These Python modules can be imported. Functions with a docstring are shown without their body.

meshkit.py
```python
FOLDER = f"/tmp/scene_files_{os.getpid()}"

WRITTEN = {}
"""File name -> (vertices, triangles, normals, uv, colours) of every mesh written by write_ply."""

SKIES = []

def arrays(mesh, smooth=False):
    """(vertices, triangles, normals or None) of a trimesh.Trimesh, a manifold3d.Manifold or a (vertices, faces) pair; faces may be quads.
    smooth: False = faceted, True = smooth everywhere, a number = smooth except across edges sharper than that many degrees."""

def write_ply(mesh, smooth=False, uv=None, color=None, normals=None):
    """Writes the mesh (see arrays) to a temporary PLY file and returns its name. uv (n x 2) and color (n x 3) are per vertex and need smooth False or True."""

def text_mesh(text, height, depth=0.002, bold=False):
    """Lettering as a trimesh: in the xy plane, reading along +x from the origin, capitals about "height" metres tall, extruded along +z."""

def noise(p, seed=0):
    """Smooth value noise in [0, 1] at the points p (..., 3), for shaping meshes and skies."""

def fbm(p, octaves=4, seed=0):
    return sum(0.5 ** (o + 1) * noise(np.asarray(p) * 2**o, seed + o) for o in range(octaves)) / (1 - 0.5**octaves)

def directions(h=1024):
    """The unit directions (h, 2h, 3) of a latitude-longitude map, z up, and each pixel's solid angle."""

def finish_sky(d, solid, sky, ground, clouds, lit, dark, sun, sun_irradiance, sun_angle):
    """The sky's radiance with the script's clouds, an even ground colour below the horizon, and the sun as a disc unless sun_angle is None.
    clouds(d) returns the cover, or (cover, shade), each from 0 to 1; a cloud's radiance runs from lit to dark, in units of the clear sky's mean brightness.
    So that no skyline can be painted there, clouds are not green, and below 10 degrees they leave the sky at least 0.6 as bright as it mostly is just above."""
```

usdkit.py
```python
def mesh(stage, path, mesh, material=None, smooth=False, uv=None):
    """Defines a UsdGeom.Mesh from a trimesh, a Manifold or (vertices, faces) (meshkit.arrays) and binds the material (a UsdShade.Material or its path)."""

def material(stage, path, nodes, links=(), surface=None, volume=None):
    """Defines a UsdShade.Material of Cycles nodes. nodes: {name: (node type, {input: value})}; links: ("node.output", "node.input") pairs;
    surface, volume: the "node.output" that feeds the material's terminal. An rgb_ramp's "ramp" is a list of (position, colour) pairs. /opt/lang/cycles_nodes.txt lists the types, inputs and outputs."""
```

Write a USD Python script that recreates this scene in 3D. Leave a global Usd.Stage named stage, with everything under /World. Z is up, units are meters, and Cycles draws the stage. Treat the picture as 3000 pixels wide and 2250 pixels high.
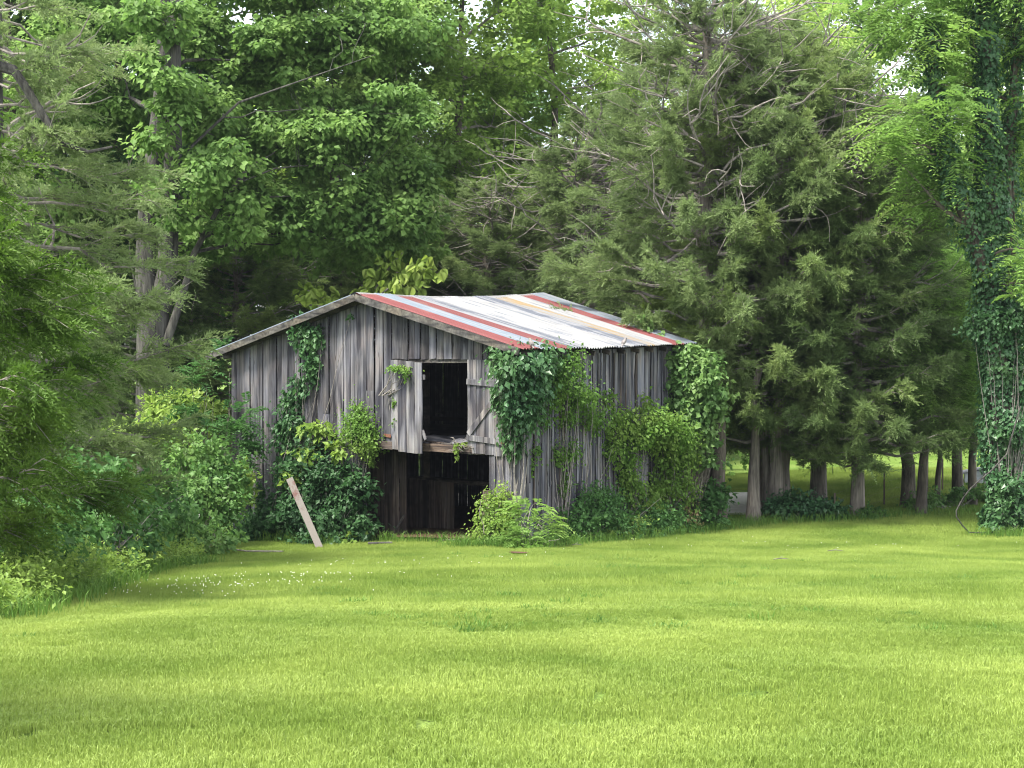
import math, re
import numpy as np
import trimesh, usdkit, meshkit
from pxr import Usd, UsdGeom, UsdLux, UsdShade, Sdf, Gf, Vt

stage = Usd.Stage.CreateInMemory()
UsdGeom.SetStageUpAxis(stage, UsdGeom.Tokens.z)
world = UsdGeom.Xform.Define(stage, '/World')
stage.SetDefaultPrim(world.GetPrim())
UsdGeom.Scope.Define(stage, '/World/Looks')
PI = math.pi

# ------------------------------------------------------------------ camera, sky, sun
F = 4333.0                      # focal length in photograph pixels (3000 wide)
ZC = 4.36                       # height of the camera above the barn's corner
PITCH = math.atan(125 / F)
EXPOSURE = 2.95
cam = UsdGeom.Camera.Define(stage, '/World/camera')
cam.CreateHorizontalApertureAttr(36.0)
cam.CreateVerticalApertureAttr(27.0)
cam.CreateFocalLengthAttr(36.0 * F / 3000)
cam.CreateClippingRangeAttr(Gf.Vec2f(0.1, 5000))
cam.CreateExposureAttr(EXPOSURE)
cam.AddTranslateOp().Set(Gf.Vec3d(0, 0, ZC))
cam.AddRotateXOp().Set(90 - math.degrees(PITCH))

SUN = np.array([-0.38, -0.24, 0.89]); SUN /= np.linalg.norm(SUN)
sun_el, sun_rot = math.asin(SUN[2]), math.atan2(SUN[0], SUN[1])
usdkit.material(stage, '/World/Looks/sky', {
    'sky': ('sky_texture', {'sky_type': 'single_scattering', 'sun_disc': False, 'sun_elevation': sun_el, 'sun_rotation': sun_rot,
                            'air_density': 1.0, 'aerosol_density': 2.0, 'ozone_density': 1.0}),
    'tc': ('texture_coordinate', {}),
    'n': ('noise_texture', {'scale': 2.2, 'detail': 6.0, 'roughness': 0.55}),
    'r': ('rgb_ramp', {'ramp': [(0.34, (0.0, 0, 0)), (0.62, (1.0, 1, 1))]}),
    'veil': ('hsv', {'saturation': 0.16, 'value': 1.55}),
    'thin': ('hsv', {'saturation': 0.55, 'value': 1.2}),
    'm': ('mix_color', {'use_clamp': False}),
    'b': ('background_shader', {'strength': 0.06}),
}, [('tc.generated', 'n.vector'), ('sky.color', 'veil.color'), ('sky.color', 'thin.color'), ('n.fac', 'r.fac'), ('r.color', 'm.fac'),
    ('thin.color', 'm.a'), ('veil.color', 'm.b'), ('m.result', 'b.color')], surface='b.background')
dome = UsdLux.DomeLight.Define(stage, '/World/sky')
UsdShade.MaterialBindingAPI.Apply(dome.GetPrim()).Bind(UsdShade.Material.Get(stage, '/World/Looks/sky'))
dome.GetPrim().SetCustomDataByKey('kind', 'structure')
sun = UsdLux.DistantLight.Define(stage, '/World/sun')
sun.CreateNormalizeAttr(True)
sun.CreateIntensityAttr(0.4)
sun.CreateAngleAttr(10.0)
sun.CreateColorAttr(Gf.Vec3f(1.0, 0.95, 0.86))
q = Gf.Rotation(Gf.Vec3d(0, 0, 1), Gf.Vec3d(*map(float, SUN)))
sun.AddTransformOp().Set(Gf.Matrix4d().SetRotate(q))

# ------------------------------------------------------------------ helpers
used = {}
def numbered(path):
    n = used.get(path, 0); used[path] = n + 1
    return path if n == 0 else f'{path}_{n:03d}'

def ppath(parent):
    if parent is None: return '/World'
    return str(parent.GetPath())

def tag(o, label=None, cat=None, group=None, kind=None):
    p = o.GetPrim() if hasattr(o, 'GetPrim') else o
    for k, v in (('label', label), ('category', cat), ('group', group), ('kind', kind)):
        if v: p.SetCustomDataByKey(k, v)
    return p

def obj(name, mesh, mat, parent=None, smooth=False, label=None, cat=None, group=None, kind=None):
    path = numbered(ppath(parent) + '/' + name)
    m = usdkit.mesh(stage, path, mesh, M[mat], smooth=smooth)
    m.CreateDoubleSidedAttr(True)
    return tag(m, label, cat, group, kind)

def thing(name, label, cat, loc=(0, 0, 0), rz=0.0, sc=1.0, group=None):
    x = UsdGeom.Xform.Define(stage, numbered('/World/' + name))
    x.AddTranslateOp().Set(Gf.Vec3d(*map(float, loc)))
    if rz: x.AddRotateZOp().Set(math.degrees(rz))
    if np.ndim(sc) or sc != 1.0:
        s = (sc, sc, sc) if np.ndim(sc) == 0 else sc
        x.AddScaleOp().Set(Gf.Vec3f(*map(float, s)))
    return tag(x, label, cat, group)

def dup(src, name, label, cat, loc, rz=0.0, sc=1.0, group=None):
    p = thing(name, label, cat, loc, rz, sc, group)
    p.GetReferences().AddInternalReference(src.GetPath())
    tag(p, label, cat, group)
    p.SetInstanceable(True)
    return p

def part_group(name, parent):
    return UsdGeom.Xform.Define(stage, numbered(ppath(parent) + '/' + name)).GetPrim()

def unit(a):
    a = np.asarray(a, float)
    return a / np.maximum(np.linalg.norm(a, axis=-1, keepdims=True), 1e-9)

class MB:
    def __init__(s): s.v, s.f, s.n = [], [], 0
    def add(s, v, f):
        s.v.append(np.asarray(v, float)); s.f.append(np.asarray(f, int) + s.n); s.n += len(v)
        return s
    def get(s): return np.vstack(s.v), np.vstack(s.f)
    @property
    def tris(s): return sum(len(x) for x in s.f)

def tube(path, rad, k=5, cap=False):
    P = np.asarray(path, float); n = len(P)
    rad = np.full(n, rad) if np.ndim(rad) == 0 else np.asarray(rad, float)
    T = unit(np.gradient(P, axis=0))
    ref = np.where(np.abs(T[:, 2:3]) > 0.9, np.array([[1.0, 0, 0]]), np.array([[0, 0, 1.0]]))
    if abs(T[:, 2]).max() > 0.9 and abs(T[:, 2]).min() <= 0.9: ref = np.tile([[0.83, 0.55, 0.05]], (n, 1))
    A = unit(np.cross(T, ref)); B = np.cross(T, A)
    a = np.arange(k) / k * 2 * PI
    V = P[:, None] + rad[:, None, None] * (np.cos(a)[None, :, None] * A[:, None] + np.sin(a)[None, :, None] * B[:, None])
    i = np.arange(n - 1)[:, None] * k; j = np.arange(k)[None]; j2 = (j + 1) % k
    q = np.stack([i + j, i + j2, i + k + j2, i + k + j], -1).reshape(-1, 4)
    f = np.vstack([q[:, [0, 1, 2]], q[:, [0, 2, 3]]])
    V = V.reshape(-1, 3)
    if cap:
        V = np.vstack([V, P[:1], P[-1:]]); c0, c1 = len(V) - 2, len(V) - 1
        jj = np.arange(k)
        f = np.vstack([f, np.stack([np.full(k, c0), (jj + 1) % k, jj], 1), np.stack([np.full(k, c1), (n - 1) * k + jj, (n - 1) * k + (jj + 1) % k], 1)])
    return V, f

def hexa(c8):
    """closed box from 8 corners: bottom 4 (ccw) then top 4"""
    f = [[0, 2, 1], [0, 3, 2], [4, 5, 6], [4, 6, 7]]
    for i in range(4):
        j = (i + 1) % 4
        f += [[i, j, j + 4], [i, j + 4, i + 4]]
    return np.asarray(c8, float), np.array(f)

def beam(p0, p1, w, h, up=(0, 0, 1)):
    p0, p1 = np.asarray(p0, float), np.asarray(p1, float)
    t = unit(p1 - p0); s = unit(np.cross(t, up)); n = np.cross(s, t)
    c = []
    for p in (p0, p1):
        for a, b in ((-1, -1), (1, -1), (1, 1), (-1, 1)):
            c.append(p + s * a * w / 2 + n * b * h / 2)
    return hexa(c)

def ray(px, py):
    d = np.array([(px - 1500) / F, -(py - 1125) / F, -1.0])
    c, s = math.cos(PI / 2 - PITCH), math.sin(PI / 2 - PITCH)
    r = np.array([d[0], c * d[1] - s * d[2], s * d[1] + c * d[2]])
    return r
def at(px, py, y):
    r = ray(px, py); k = y / r[1]
    return np.array([0, 0, ZC]) + r * k

def smin(a, b, k): 
    h = np.clip(0.5 + 0.5 * (b - a) / k, 0, 1); return b * (1 - h) + a * h - k * h * (1 - h)
def smax(a, b, k): return -smin(-a, -b, k)

def ground_z(x, y):
    x, y = np.asarray(x, float), np.asarray(y, float)
    z = smax(3.36 - 0.1075 * np.maximum(y, -10), -0.16 + 0 * y, 0.8) - 0.13
    z = z + 0.022 * np.clip(x + 1, -14, 0)
    z = z + 0.20 * np.clip((y - 36.5) / 8, 0, 1) ** 1.5 * np.clip((x - 6.5) / 5, 0, 1)
    z = z + 0.012 * np.clip(y - 55, 0, 200)
    p = np.stack([x * 0.16, y * 0.16, 0 * x], -1)
    z = z + 0.26 * (meshkit.fbm(p, 3, seed=5) - 0.5)
    return z
def on_ground(px, y, dz=0.0):
    x = (px - 1500) / F * y
    return np.array([x, y, float(ground_z(x, y)) + dz])

# ------------------------------------------------------------------ materials
M = {}
def mat(name, nodes, links, surface='p.BSDF', volume=None):
    M[name] = usdkit.material(stage, '/World/Looks/' + name, nodes, links, surface=surface, volume=volume)

def leaf_mat(name, dark, mid, light, trans=0.35, rough=0.5, scale=0.55, tcol=None, spec=0.3, own=1.0):
    """leaves: colour varies leaf by leaf and from spray to spray"""
    tcol = tcol or tuple(min(1, c * k) for c, k in zip(light, (1.25, 1.25, 0.9)))
    mat(name, {
        'g': ('geometry', {}), 'rp': ('rgb_ramp', {'ramp': [(0.0, dark), (0.5, mid), (1.0, light)]}),
        'n': ('noise_texture', {'scale': scale, 'detail': 3.0}), 'nm': ('map_range', {'from_min': 0.3, 'from_max': 0.7, 'to_min': 0.0, 'to_max': 1.0, 'clamp': True}),
        'mx': ('mix_float', {'fac': 0.5}), 'oi': ('object_info', {}), 'ow': ('math', {'math_type': 'multiply', 'value2': own}), 'ad': ('math', {'math_type': 'add'}), 'fr': ('math', {'math_type': 'fraction'}),
        'p': ('principled_bsdf', {'roughness': rough, 'specular_ior_level': spec}),
        'tr': ('hsv', {'saturation': 1.05, 'value': 1.25}),
        't': ('translucent_bsdf', {}), 's': ('mix_closure', {'fac': trans})},
        [('g.position', 'n.vector'), ('n.fac', 'nm.value'), ('nm.result', 'mx.a'), ('g.random_per_island', 'ad.value1'), ('oi.random', 'ow.value1'), ('ow.value', 'ad.value2'), ('ad.value', 'fr.value1'), ('fr.value', 'mx.b'), ('mx.result', 'rp.fac'),
         ('rp.color', 'p.base_color'), ('rp.color', 'tr.color'), ('tr.color', 't.color'), ('p.BSDF', 's.closure1'), ('t.BSDF', 's.closure2')], surface='s.closure')

leaf_mat('maple_leaf', (.06, .125, .034), (.125, .215, .055), (.235, .335, .10), 0.45, spec=.15, scale=.9)
leaf_mat('bright_leaf', (.13, .21, .045), (.20, .295, .065), (.29, .38, .11), 0.5, spec=.15)
leaf_mat('dark_leaf', (.05, .11, .04), (.085, .17, .055), (.155, .25, .08), 0.4, spec=.15)
leaf_mat('cedar_leaf', (.09, .13, .05), (.138, .19, .07), (.22, .28, .105), 0.40, rough=0.6, spec=.15)
leaf_mat('cedar_dark_leaf', (.066, .103, .04), (.104, .153, .052), (.18, .235, .075), 0.38, rough=0.6, spec=.15)
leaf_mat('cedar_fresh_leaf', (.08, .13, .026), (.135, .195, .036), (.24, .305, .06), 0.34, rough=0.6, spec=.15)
leaf_mat('cedar_bright_leaf', (.038, .08, .014), (.074, .132, .02), (.19, .26, .042), 0.34, rough=0.6, spec=.15)
leaf_mat('walnut_leaf', (.085, .16, .04), (.14, .24, .055), (.25, .35, .09), 0.45, spec=.15)
leaf_mat('ivy_leaf', (.02, .055, .024), (.035, .09, .034), (.07, .14, .045), 0.25, rough=0.4, scale=1.2)
leaf_mat('creeper_leaf', (.025, .065, .026), (.042, .105, .036), (.08, .16, .045), 0.28, rough=0.45, scale=1.5)
leaf_mat('honeysuckle_leaf', (.05, .115, .024), (.105, .195, .036), (.215, .30, .065), 0.42, scale=1.5, spec=.2)
leaf_mat('shrub_leaf', (.035, .09, .028), (.065, .145, .038), (.14, .235, .06), 0.38, scale=1.2, spec=.2)
leaf_mat('shrub_dark_leaf', (.022, .06, .024), (.042, .10, .032), (.09, .17, .05), 0.35, scale=1.2, spec=.25)
leaf_mat('tuft_blade', (.06, .125, .02), (.11, .20, .035), (.22, .31, .09), 0.25, scale=.6, spec=.2, own=0.0)
leaf_mat('vine_leaf', (.05, .115, .034), (.095, .185, .05), (.21, .30, .10), 0.42, scale=1.2, spec=.3)
leaf_mat('weed_leaf', (.085, .155, .03), (.15, .235, .045), (.25, .33, .08), 0.42, scale=1.2, spec=.2)
leaf_mat('bigleaf_leaf', (.11, .175, .03), (.18, .26, .045), (.28, .35, .09), 0.45, spec=.2)
leaf_mat('grass_blade', (.105, .165, .026), (.225, .288, .062), (.41, .435, .18), 0.25, rough=0.5, scale=0.42, spec=.2, own=0.0)
leaf_mat('dry_stalk', (.16, .12, .05), (.25, .19, .09), (.36, .29, .14), 0.2)
leaf_mat('clover_flower', (.6, .6, .5), (.72, .72, .64), (.85, .85, .8), 0.2)

def bark_mat(name, dark, light, sc=(14, 14, 2.0), bumpd=0.04):
    mat(name, {
        'g': ('geometry', {}), 'm': ('mapping', {'scale': sc}), 'n': ('noise_texture', {'scale': 1.0, 'detail': 7.0, 'roughness': 0.65, 'distortion': 0.6}),
        'n2': ('noise_texture', {'scale': 1.3, 'detail': 3.0}), 'r': ('rgb_ramp', {'ramp': [(0.32, dark), (0.62, light)]}),
        'r2': ('rgb_ramp', {'ramp': [(0.3, (.6, .6, .6)), (0.7, (1.15, 1.15, 1.1))]}), 'x': ('mix_color', {'blend_type': 'multiply', 'fac': 1.0, 'use_clamp': False}),
        'b': ('bump', {'strength': 0.9, 'distance': bumpd}), 'p': ('principled_bsdf', {'roughness': 0.9, 'specular_ior_level': 0.2})},
        [('g.position', 'm.vector'), ('m.vector', 'n.vector'), ('g.position', 'n2.vector'), ('n.fac', 'r.fac'), ('n2.fac', 'r2.fac'), ('r.color', 'x.a'), ('r2.color', 'x.b'),
         ('x.result', 'p.base_color'), ('n.fac', 'b.height'), ('b.normal', 'p.normal')])
bark_mat('oak_bark', (.012, .011, .011), (.078, .074, .067), (16, 16, 1.9760))
bark_mat('cedar_bark', (.076, .0646, .057), (.2432, .2128, .1862), (26, 26, .912))
bark_mat('grey_branch', (.075, .068, .06), (.24, .215, .195), (8, 8, 8), 0.01)
bark_mat('dark_bark', (.04, .035, .03), (.13, .11, .09), (16, 16, 2.0))
bark_mat('pale_stick', (.076, .0684, .0608), (.1976, .1824, .1634), (10, 10, 10), 0.01)

def wood_mat(name, dark, mid, light, sc=(34, 34, 0.9), var=0.28, sat=1.0, streak=(.30, .62)):
    mat(name, {
        'g': ('geometry', {}), 'o': ('object_info', {}),
        'ov': ('vector_math', {'math_type': 'scale', 'vector1': (3.1, 5.7, 9.3)}), 'ad': ('vector_math', {'math_type': 'add'}),
        'm': ('mapping', {'scale': sc}), 'n': ('noise_texture', {'scale': 1.0, 'detail': 8.0, 'roughness': 0.62, 'distortion': 0.5}),
        'm2': ('mapping', {'scale': (sc[0] * 0.2, sc[1] * 0.2, sc[2] * 0.85)}), 'n2': ('noise_texture', {'scale': 1.0, 'detail': 4.0, 'distortion': 0.9}),
        'm3': ('mapping', {'scale': (sc[0] * 3.2, sc[1] * 3.2, sc[2] * 2.2)}), 'n3': ('noise_texture', {'scale': 1.0, 'detail': 3.0}),
        'r': ('rgb_ramp', {'ramp': [(0.31, dark), (0.45, mid), (0.66, light)]}),
        'r2': ('rgb_ramp', {'ramp': [(streak[0] + .05, (.26, .26, .31)), (0.46, (.66, .66, .69)), (0.57, (1.05, 1.05, 1.05)), (streak[1] + .1, (1.22, 1.21, 1.20))]}),
        'r3': ('rgb_ramp', {'ramp': [(0.32, (.55, .55, .55)), (0.5, (1, 1, 1))]}),
        'x': ('mix_color', {'blend_type': 'multiply', 'fac': 1.0, 'use_clamp': False}), 'x2': ('mix_color', {'blend_type': 'multiply', 'fac': 0.75, 'use_clamp': False}),
        'mr': ('map_range', {'to_min': 1 - var, 'to_max': 1 + var}), 'h': ('hsv', {'saturation': sat}),
        'n4': ('noise_texture', {'scale': 1.7, 'detail': 4.0}), 'r4': ('rgb_ramp', {'ramp': [(0.34, (.84, .86, .96)), (0.5, (1, 1, 1)), (0.66, (1.09, 1.0, .93))]}), 'x4': ('mix_color', {'blend_type': 'multiply', 'fac': 1.0, 'use_clamp': False}),
        'vo': ('voronoi_texture', {'scale': 1.0}), 'mv': ('mapping', {'scale': (9, 9, 1.6)}), 'rk': ('rgb_ramp', {'ramp': [(0.05, (.25, .22, .2)), (0.13, (1, 1, 1))]}), 'xk': ('mix_color', {'blend_type': 'multiply', 'fac': 1.0, 'use_clamp': False}),
        'b': ('bump', {'strength': 0.6, 'distance': 0.006}), 'p': ('principled_bsdf', {'roughness': 0.85, 'specular_ior_level': 0.25})},
        [('o.random', 'ov.scale'), ('g.position', 'ad.vector1'), ('ov.vector', 'ad.vector2'),
         ('ad.vector', 'm.vector'), ('m.vector', 'n.vector'), ('ad.vector', 'm2.vector'), ('m2.vector', 'n2.vector'), ('ad.vector', 'm3.vector'), ('m3.vector', 'n3.vector'),
         ('n.fac', 'r.fac'), ('n2.fac', 'r2.fac'), ('n3.fac', 'r3.fac'), ('r.color', 'x.a'), ('r2.color', 'x.b'), ('x.result', 'x2.a'), ('r3.color', 'x2.b'), ('ad.vector', 'n4.vector'), ('n4.fac', 'r4.fac'), ('x2.result', 'x4.a'), ('r4.color', 'x4.b'), ('ad.vector', 'mv.vector'), ('mv.vector', 'vo.vector'), ('vo.distance', 'rk.fac'), ('x4.result', 'xk.a'), ('rk.color', 'xk.b'), ('xk.result', 'h.color'),
         ('o.random', 'mr.value'), ('mr.result', 'h.value'), ('h.color', 'p.base_color'), ('n.fac', 'b.height'), ('b.normal', 'p.normal')])
wood_mat('grey_board', (.0228, .022, .0258), (.0699, .0684, .0745), (.1406, .1353, .1406), sc=(17, 17, .55), var=.42)
wood_mat('pale_board', (.0456, .0433, .0456), (.1216, .1178, .1216), (.2204, .2128, .2128), sc=(17, 17, .6), var=0.12)
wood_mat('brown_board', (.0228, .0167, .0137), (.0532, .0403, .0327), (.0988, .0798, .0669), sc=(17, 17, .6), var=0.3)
wood_mat('rake_wood', (.0304, .0281, .0236), (.0684, .0631, .0532), (.114, .1064, .0912), sc=(8, 8, 8), var=0.1)
wood_mat('beam_wood', (.0456, .0319, .0243), (.0988, .0722, .057), (.152, .1216, .0988), sc=(4, 4, 34), var=0.1)
wood_mat('dark_wood', (.0228, .019, .0152), (.0456, .038, .0319), (.076, .0646, .0532), sc=(6, 6, 6), var=0.2)

def paint_mat(name, base, worn, amount=0.42, rough=0.42, metal=0.0):
    mat(name, {
        'g': ('geometry', {}), 'n': ('noise_texture', {'scale': 2.2, 'detail': 7.0, 'roughness': 0.65}), 'n2': ('noise_texture', {'scale': 24.0, 'detail': 3.0}),
        'a': ('math', {'math_type': 'multiply_add', 'value2': 0.25}), 'r': ('rgb_ramp', {'ramp': [(amount, worn), (amount + 0.14, base)]}),
        'o': ('object_info', {}), 'mr': ('map_range', {'to_min': 0.92, 'to_max': 1.06}), 'h': ('hsv', {}),
        'b': ('bump', {'strength': 0.15, 'distance': 0.01}), 'p': ('principled_bsdf', {'roughness': rough, 'metallic': metal, 'specular_ior_level': 0.4})},
        [('g.position', 'n.vector'), ('g.position', 'n2.vector'), ('n2.fac', 'a.value1'), ('n.fac', 'a.value3'), ('a.value', 'r.fac'), ('r.color', 'h.color'),
         ('o.random', 'mr.value'), ('mr.result', 'h.value'), ('h.color', 'p.base_color'), ('n2.fac', 'b.height'), ('b.normal', 'p.normal')])
def roof_mat(name, base, worn, amount, rough=.6):
    """painted tin: wear in streaks that run down the slope, dirt, faint dents"""
    mat(name, {
        'g': ('geometry', {}), 'ro': ('mapping', {'rotation': (0, 0, -math.radians(145))}), 'sc': ('mapping', {'scale': (.55, 11, .5)}), 'n': ('noise_texture', {'scale': 1.0, 'detail': 6.0, 'roughness': 0.6}),
        'n1': ('noise_texture', {'scale': 1.4, 'detail': 5.0}), 'n2': ('noise_texture', {'scale': 16.0, 'detail': 4.0}), 'a': ('math', {'math_type': 'multiply_add', 'value2': 0.45}), 'r': ('rgb_ramp', {'ramp': [(amount, worn), (amount + 0.10, base)]}),
        'd': ('rgb_ramp', {'ramp': [(.30, (.50, .47, .44)), (.47, (1, 1, 1))]}), 'x': ('mix_color', {'blend_type': 'multiply', 'fac': 1.0}), 'sd': ('math', {'math_type': 'multiply_add', 'value2': .5}), 'sh': ('math', {'math_type': 'multiply', 'value2': .7}),
        'o': ('object_info', {}), 'mr': ('map_range', {'to_min': 0.84, 'to_max': 1.1}), 'h': ('hsv', {}),
        'b': ('bump', {'strength': 0.3, 'distance': 0.02}), 'p': ('principled_bsdf', {'roughness': rough, 'specular_ior_level': 0.25})},
        [('g.position', 'ro.vector'), ('ro.vector', 'sc.vector'), ('sc.vector', 'n.vector'), ('g.position', 'n1.vector'), ('g.position', 'n2.vector'), ('n1.fac', 'a.value1'), ('n.fac', 'a.value3'), ('a.value', 'r.fac'),
         ('n.fac', 'sd.value1'), ('n2.fac', 'sh.value1'), ('sh.result' if False else 'sh.value', 'sd.value3'), ('sd.value', 'd.fac'), ('r.color', 'x.a'), ('d.color', 'x.b'), ('x.result', 'h.color'),
         ('o.random', 'mr.value'), ('mr.result', 'h.value'), ('h.color', 'p.base_color'), ('n1.fac', 'b.height'), ('b.normal', 'p.normal')])
roof_mat('red_metal', (.0874, .0091, .0099), (.114, .038, .0319), 0.55)
roof_mat('galvanised_metal', (.076, .0973, .1216), (.114, .1254, .1406), 0.66)
roof_mat('slate_metal', (.0456, .0532, .0722), (.1292, .133, .1444), 0.70)
roof_mat('white_metal', (.152, .152, .152), (.0798, .0874, .1026), 0.60)
roof_mat('cream_metal', (.152, .1026, .0456), (.1292, .1292, .1292), 0.70)
paint_mat('cap_metal', (.1824, .1824, .1824), (.1216, .1216, .1216), 0.5, 0.45, 0.15)
paint_mat('shed_paint', (.42, .45, .48), (.30, .32, .34), 0.5, 0.7)
paint_mat('plank_paint', (.115, .103, .09), (.075, .03, .025), 0.46, 0.85)
paint_mat('iron', (.07, .055, .045), (.12, .08, .05), 0.5, 0.7)
paint_mat('rust', (.16, .06, .035), (.10, .05, .03), 0.5, 0.8)
paint_mat('bird_feather', (.17, .15, .14), (.11, .10, .10), 0.5, 0.8)
paint_mat('tarp', (.10, .10, .11), (.05, .05, .06), 0.5, 0.5)

mat('lawn_soil', {
    'g': ('geometry', {}), 'n': ('noise_texture', {'scale': 0.5, 'detail': 5.0}), 'n2': ('noise_texture', {'scale': 60.0, 'detail': 4.0}),
    'r': ('rgb_ramp', {'ramp': [(0.35, (.075, .13, .022)), (0.65, (.12, .175, .042))]}), 'r2': ('rgb_ramp', {'ramp': [(0.3, (.55, .55, .5)), (0.7, (1.3, 1.3, 1.2))]}),
    'x': ('mix_color', {'blend_type': 'multiply', 'fac': 1.0, 'use_clamp': False}), 'b': ('bump', {'strength': 0.7, 'distance': 0.03}), 'p': ('principled_bsdf', {'roughness': 0.95, 'specular_ior_level': 0.1})},
    [('g.position', 'n.vector'), ('g.position', 'n2.vector'), ('n.fac', 'r.fac'), ('n2.fac', 'r2.fac'), ('r.color', 'x.a'), ('r2.color', 'x.b'), ('x.result', 'p.base_color'), ('n2.fac', 'b.height'), ('b.normal', 'p.normal')])
def soil_mat(name, a, b):
    mat(name, {'g': ('geometry', {}), 'n': ('noise_texture', {'scale': 7.0, 'detail': 8.0, 'roughness': 0.7}), 'r': ('rgb_ramp', {'ramp': [(0.35, a), (0.65, b)]}),
        'b': ('bump', {'strength': 0.8, 'distance': 0.03}), 'p': ('principled_bsdf', {'roughness': 0.95, 'specular_ior_level': 0.1})},
        [('g.position', 'n.vector'), ('n.fac', 'r.fac'), ('r.color', 'p.base_color'), ('n.fac', 'b.height'), ('b.normal', 'p.normal')])
soil_mat('red_dirt', (.0418, .0228, .0152), (.0874, .0517, .035))
soil_mat('gravel', (.50, .47, .44), (.68, .65, .62))

# ------------------------------------------------------------------ ground
def sheet(xs, ys, dz=0.0, keep=None):
    X, Y = np.meshgrid(xs, ys); Z = ground_z(X, Y) + dz
    v = np.stack([X, Y, Z], -1).reshape(-1, 3); nx, ny = len(xs), len(ys)
    i = (np.arange(ny - 1)[:, None] * nx + np.arange(nx - 1)[None]).ravel()
    qd = np.stack([i, i + 1, i + nx + 1, i + nx], 1)
    f = np.vstack([qd[:, [0, 1, 2]], qd[:, [0, 2, 3]]])
    if keep is not None:
        c = v[f].mean(1); f = f[keep(c[:, 0], c[:, 1])]
        u_, inv = np.unique(f, return_inverse=True); v = v[u_]; f = inv.reshape(-1, 3)
    return v, f
xs = np.concatenate([[-500, -300, -200, -100, -60], np.arange(-40, 40.1, 0.6), [60, 100, 200, 300, 500]])
ys = np.concatenate([[-40, -20, -12], np.arange(-6, 62, 0.6), [70, 85, 110, 150, 220, 350, 600]])
obj('ground', sheet(xs, ys, -0.022), 'lawn_soil', smooth=True, kind='structure', label='sloping mown lawn and the field beyond the trees')
def wob(v, s): return 0.35 * (meshkit.noise(np.stack([v * 0.7, v * 0 + s, v * 0], -1)) - 0.5)
obj('gravel_drive', sheet(np.arange(-12, 7.9, 0.25), np.arange(39.6, 46.1, 0.25), 0.02, lambda x, y: (y > 40.2 + wob(x, 3)) & (y < 45.4 + wob(x, 9)) & (x < 7.6 + wob(y, 5))),
    'gravel', smooth=True, kind='structure', label='pale gravel drive behind the barn and the cedars')
bx, by = on_ground(1520, 27.3)[:2]
obj('bare_soil', sheet(np.arange(bx - .3, bx + .3, .04), np.arange(by - .5, by + .5, .05), 0.045, lambda x, y: ((x - bx) / .2) ** 2 + ((y - by) / .32) ** 2 < 0.7 + 1.2 * (meshkit.noise(np.stack([x * 6, y * 6, x * 0], -1)) - .4)),
    'red_dirt', kind='structure', label='small bare patch of reddish soil in the lawn')

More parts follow.
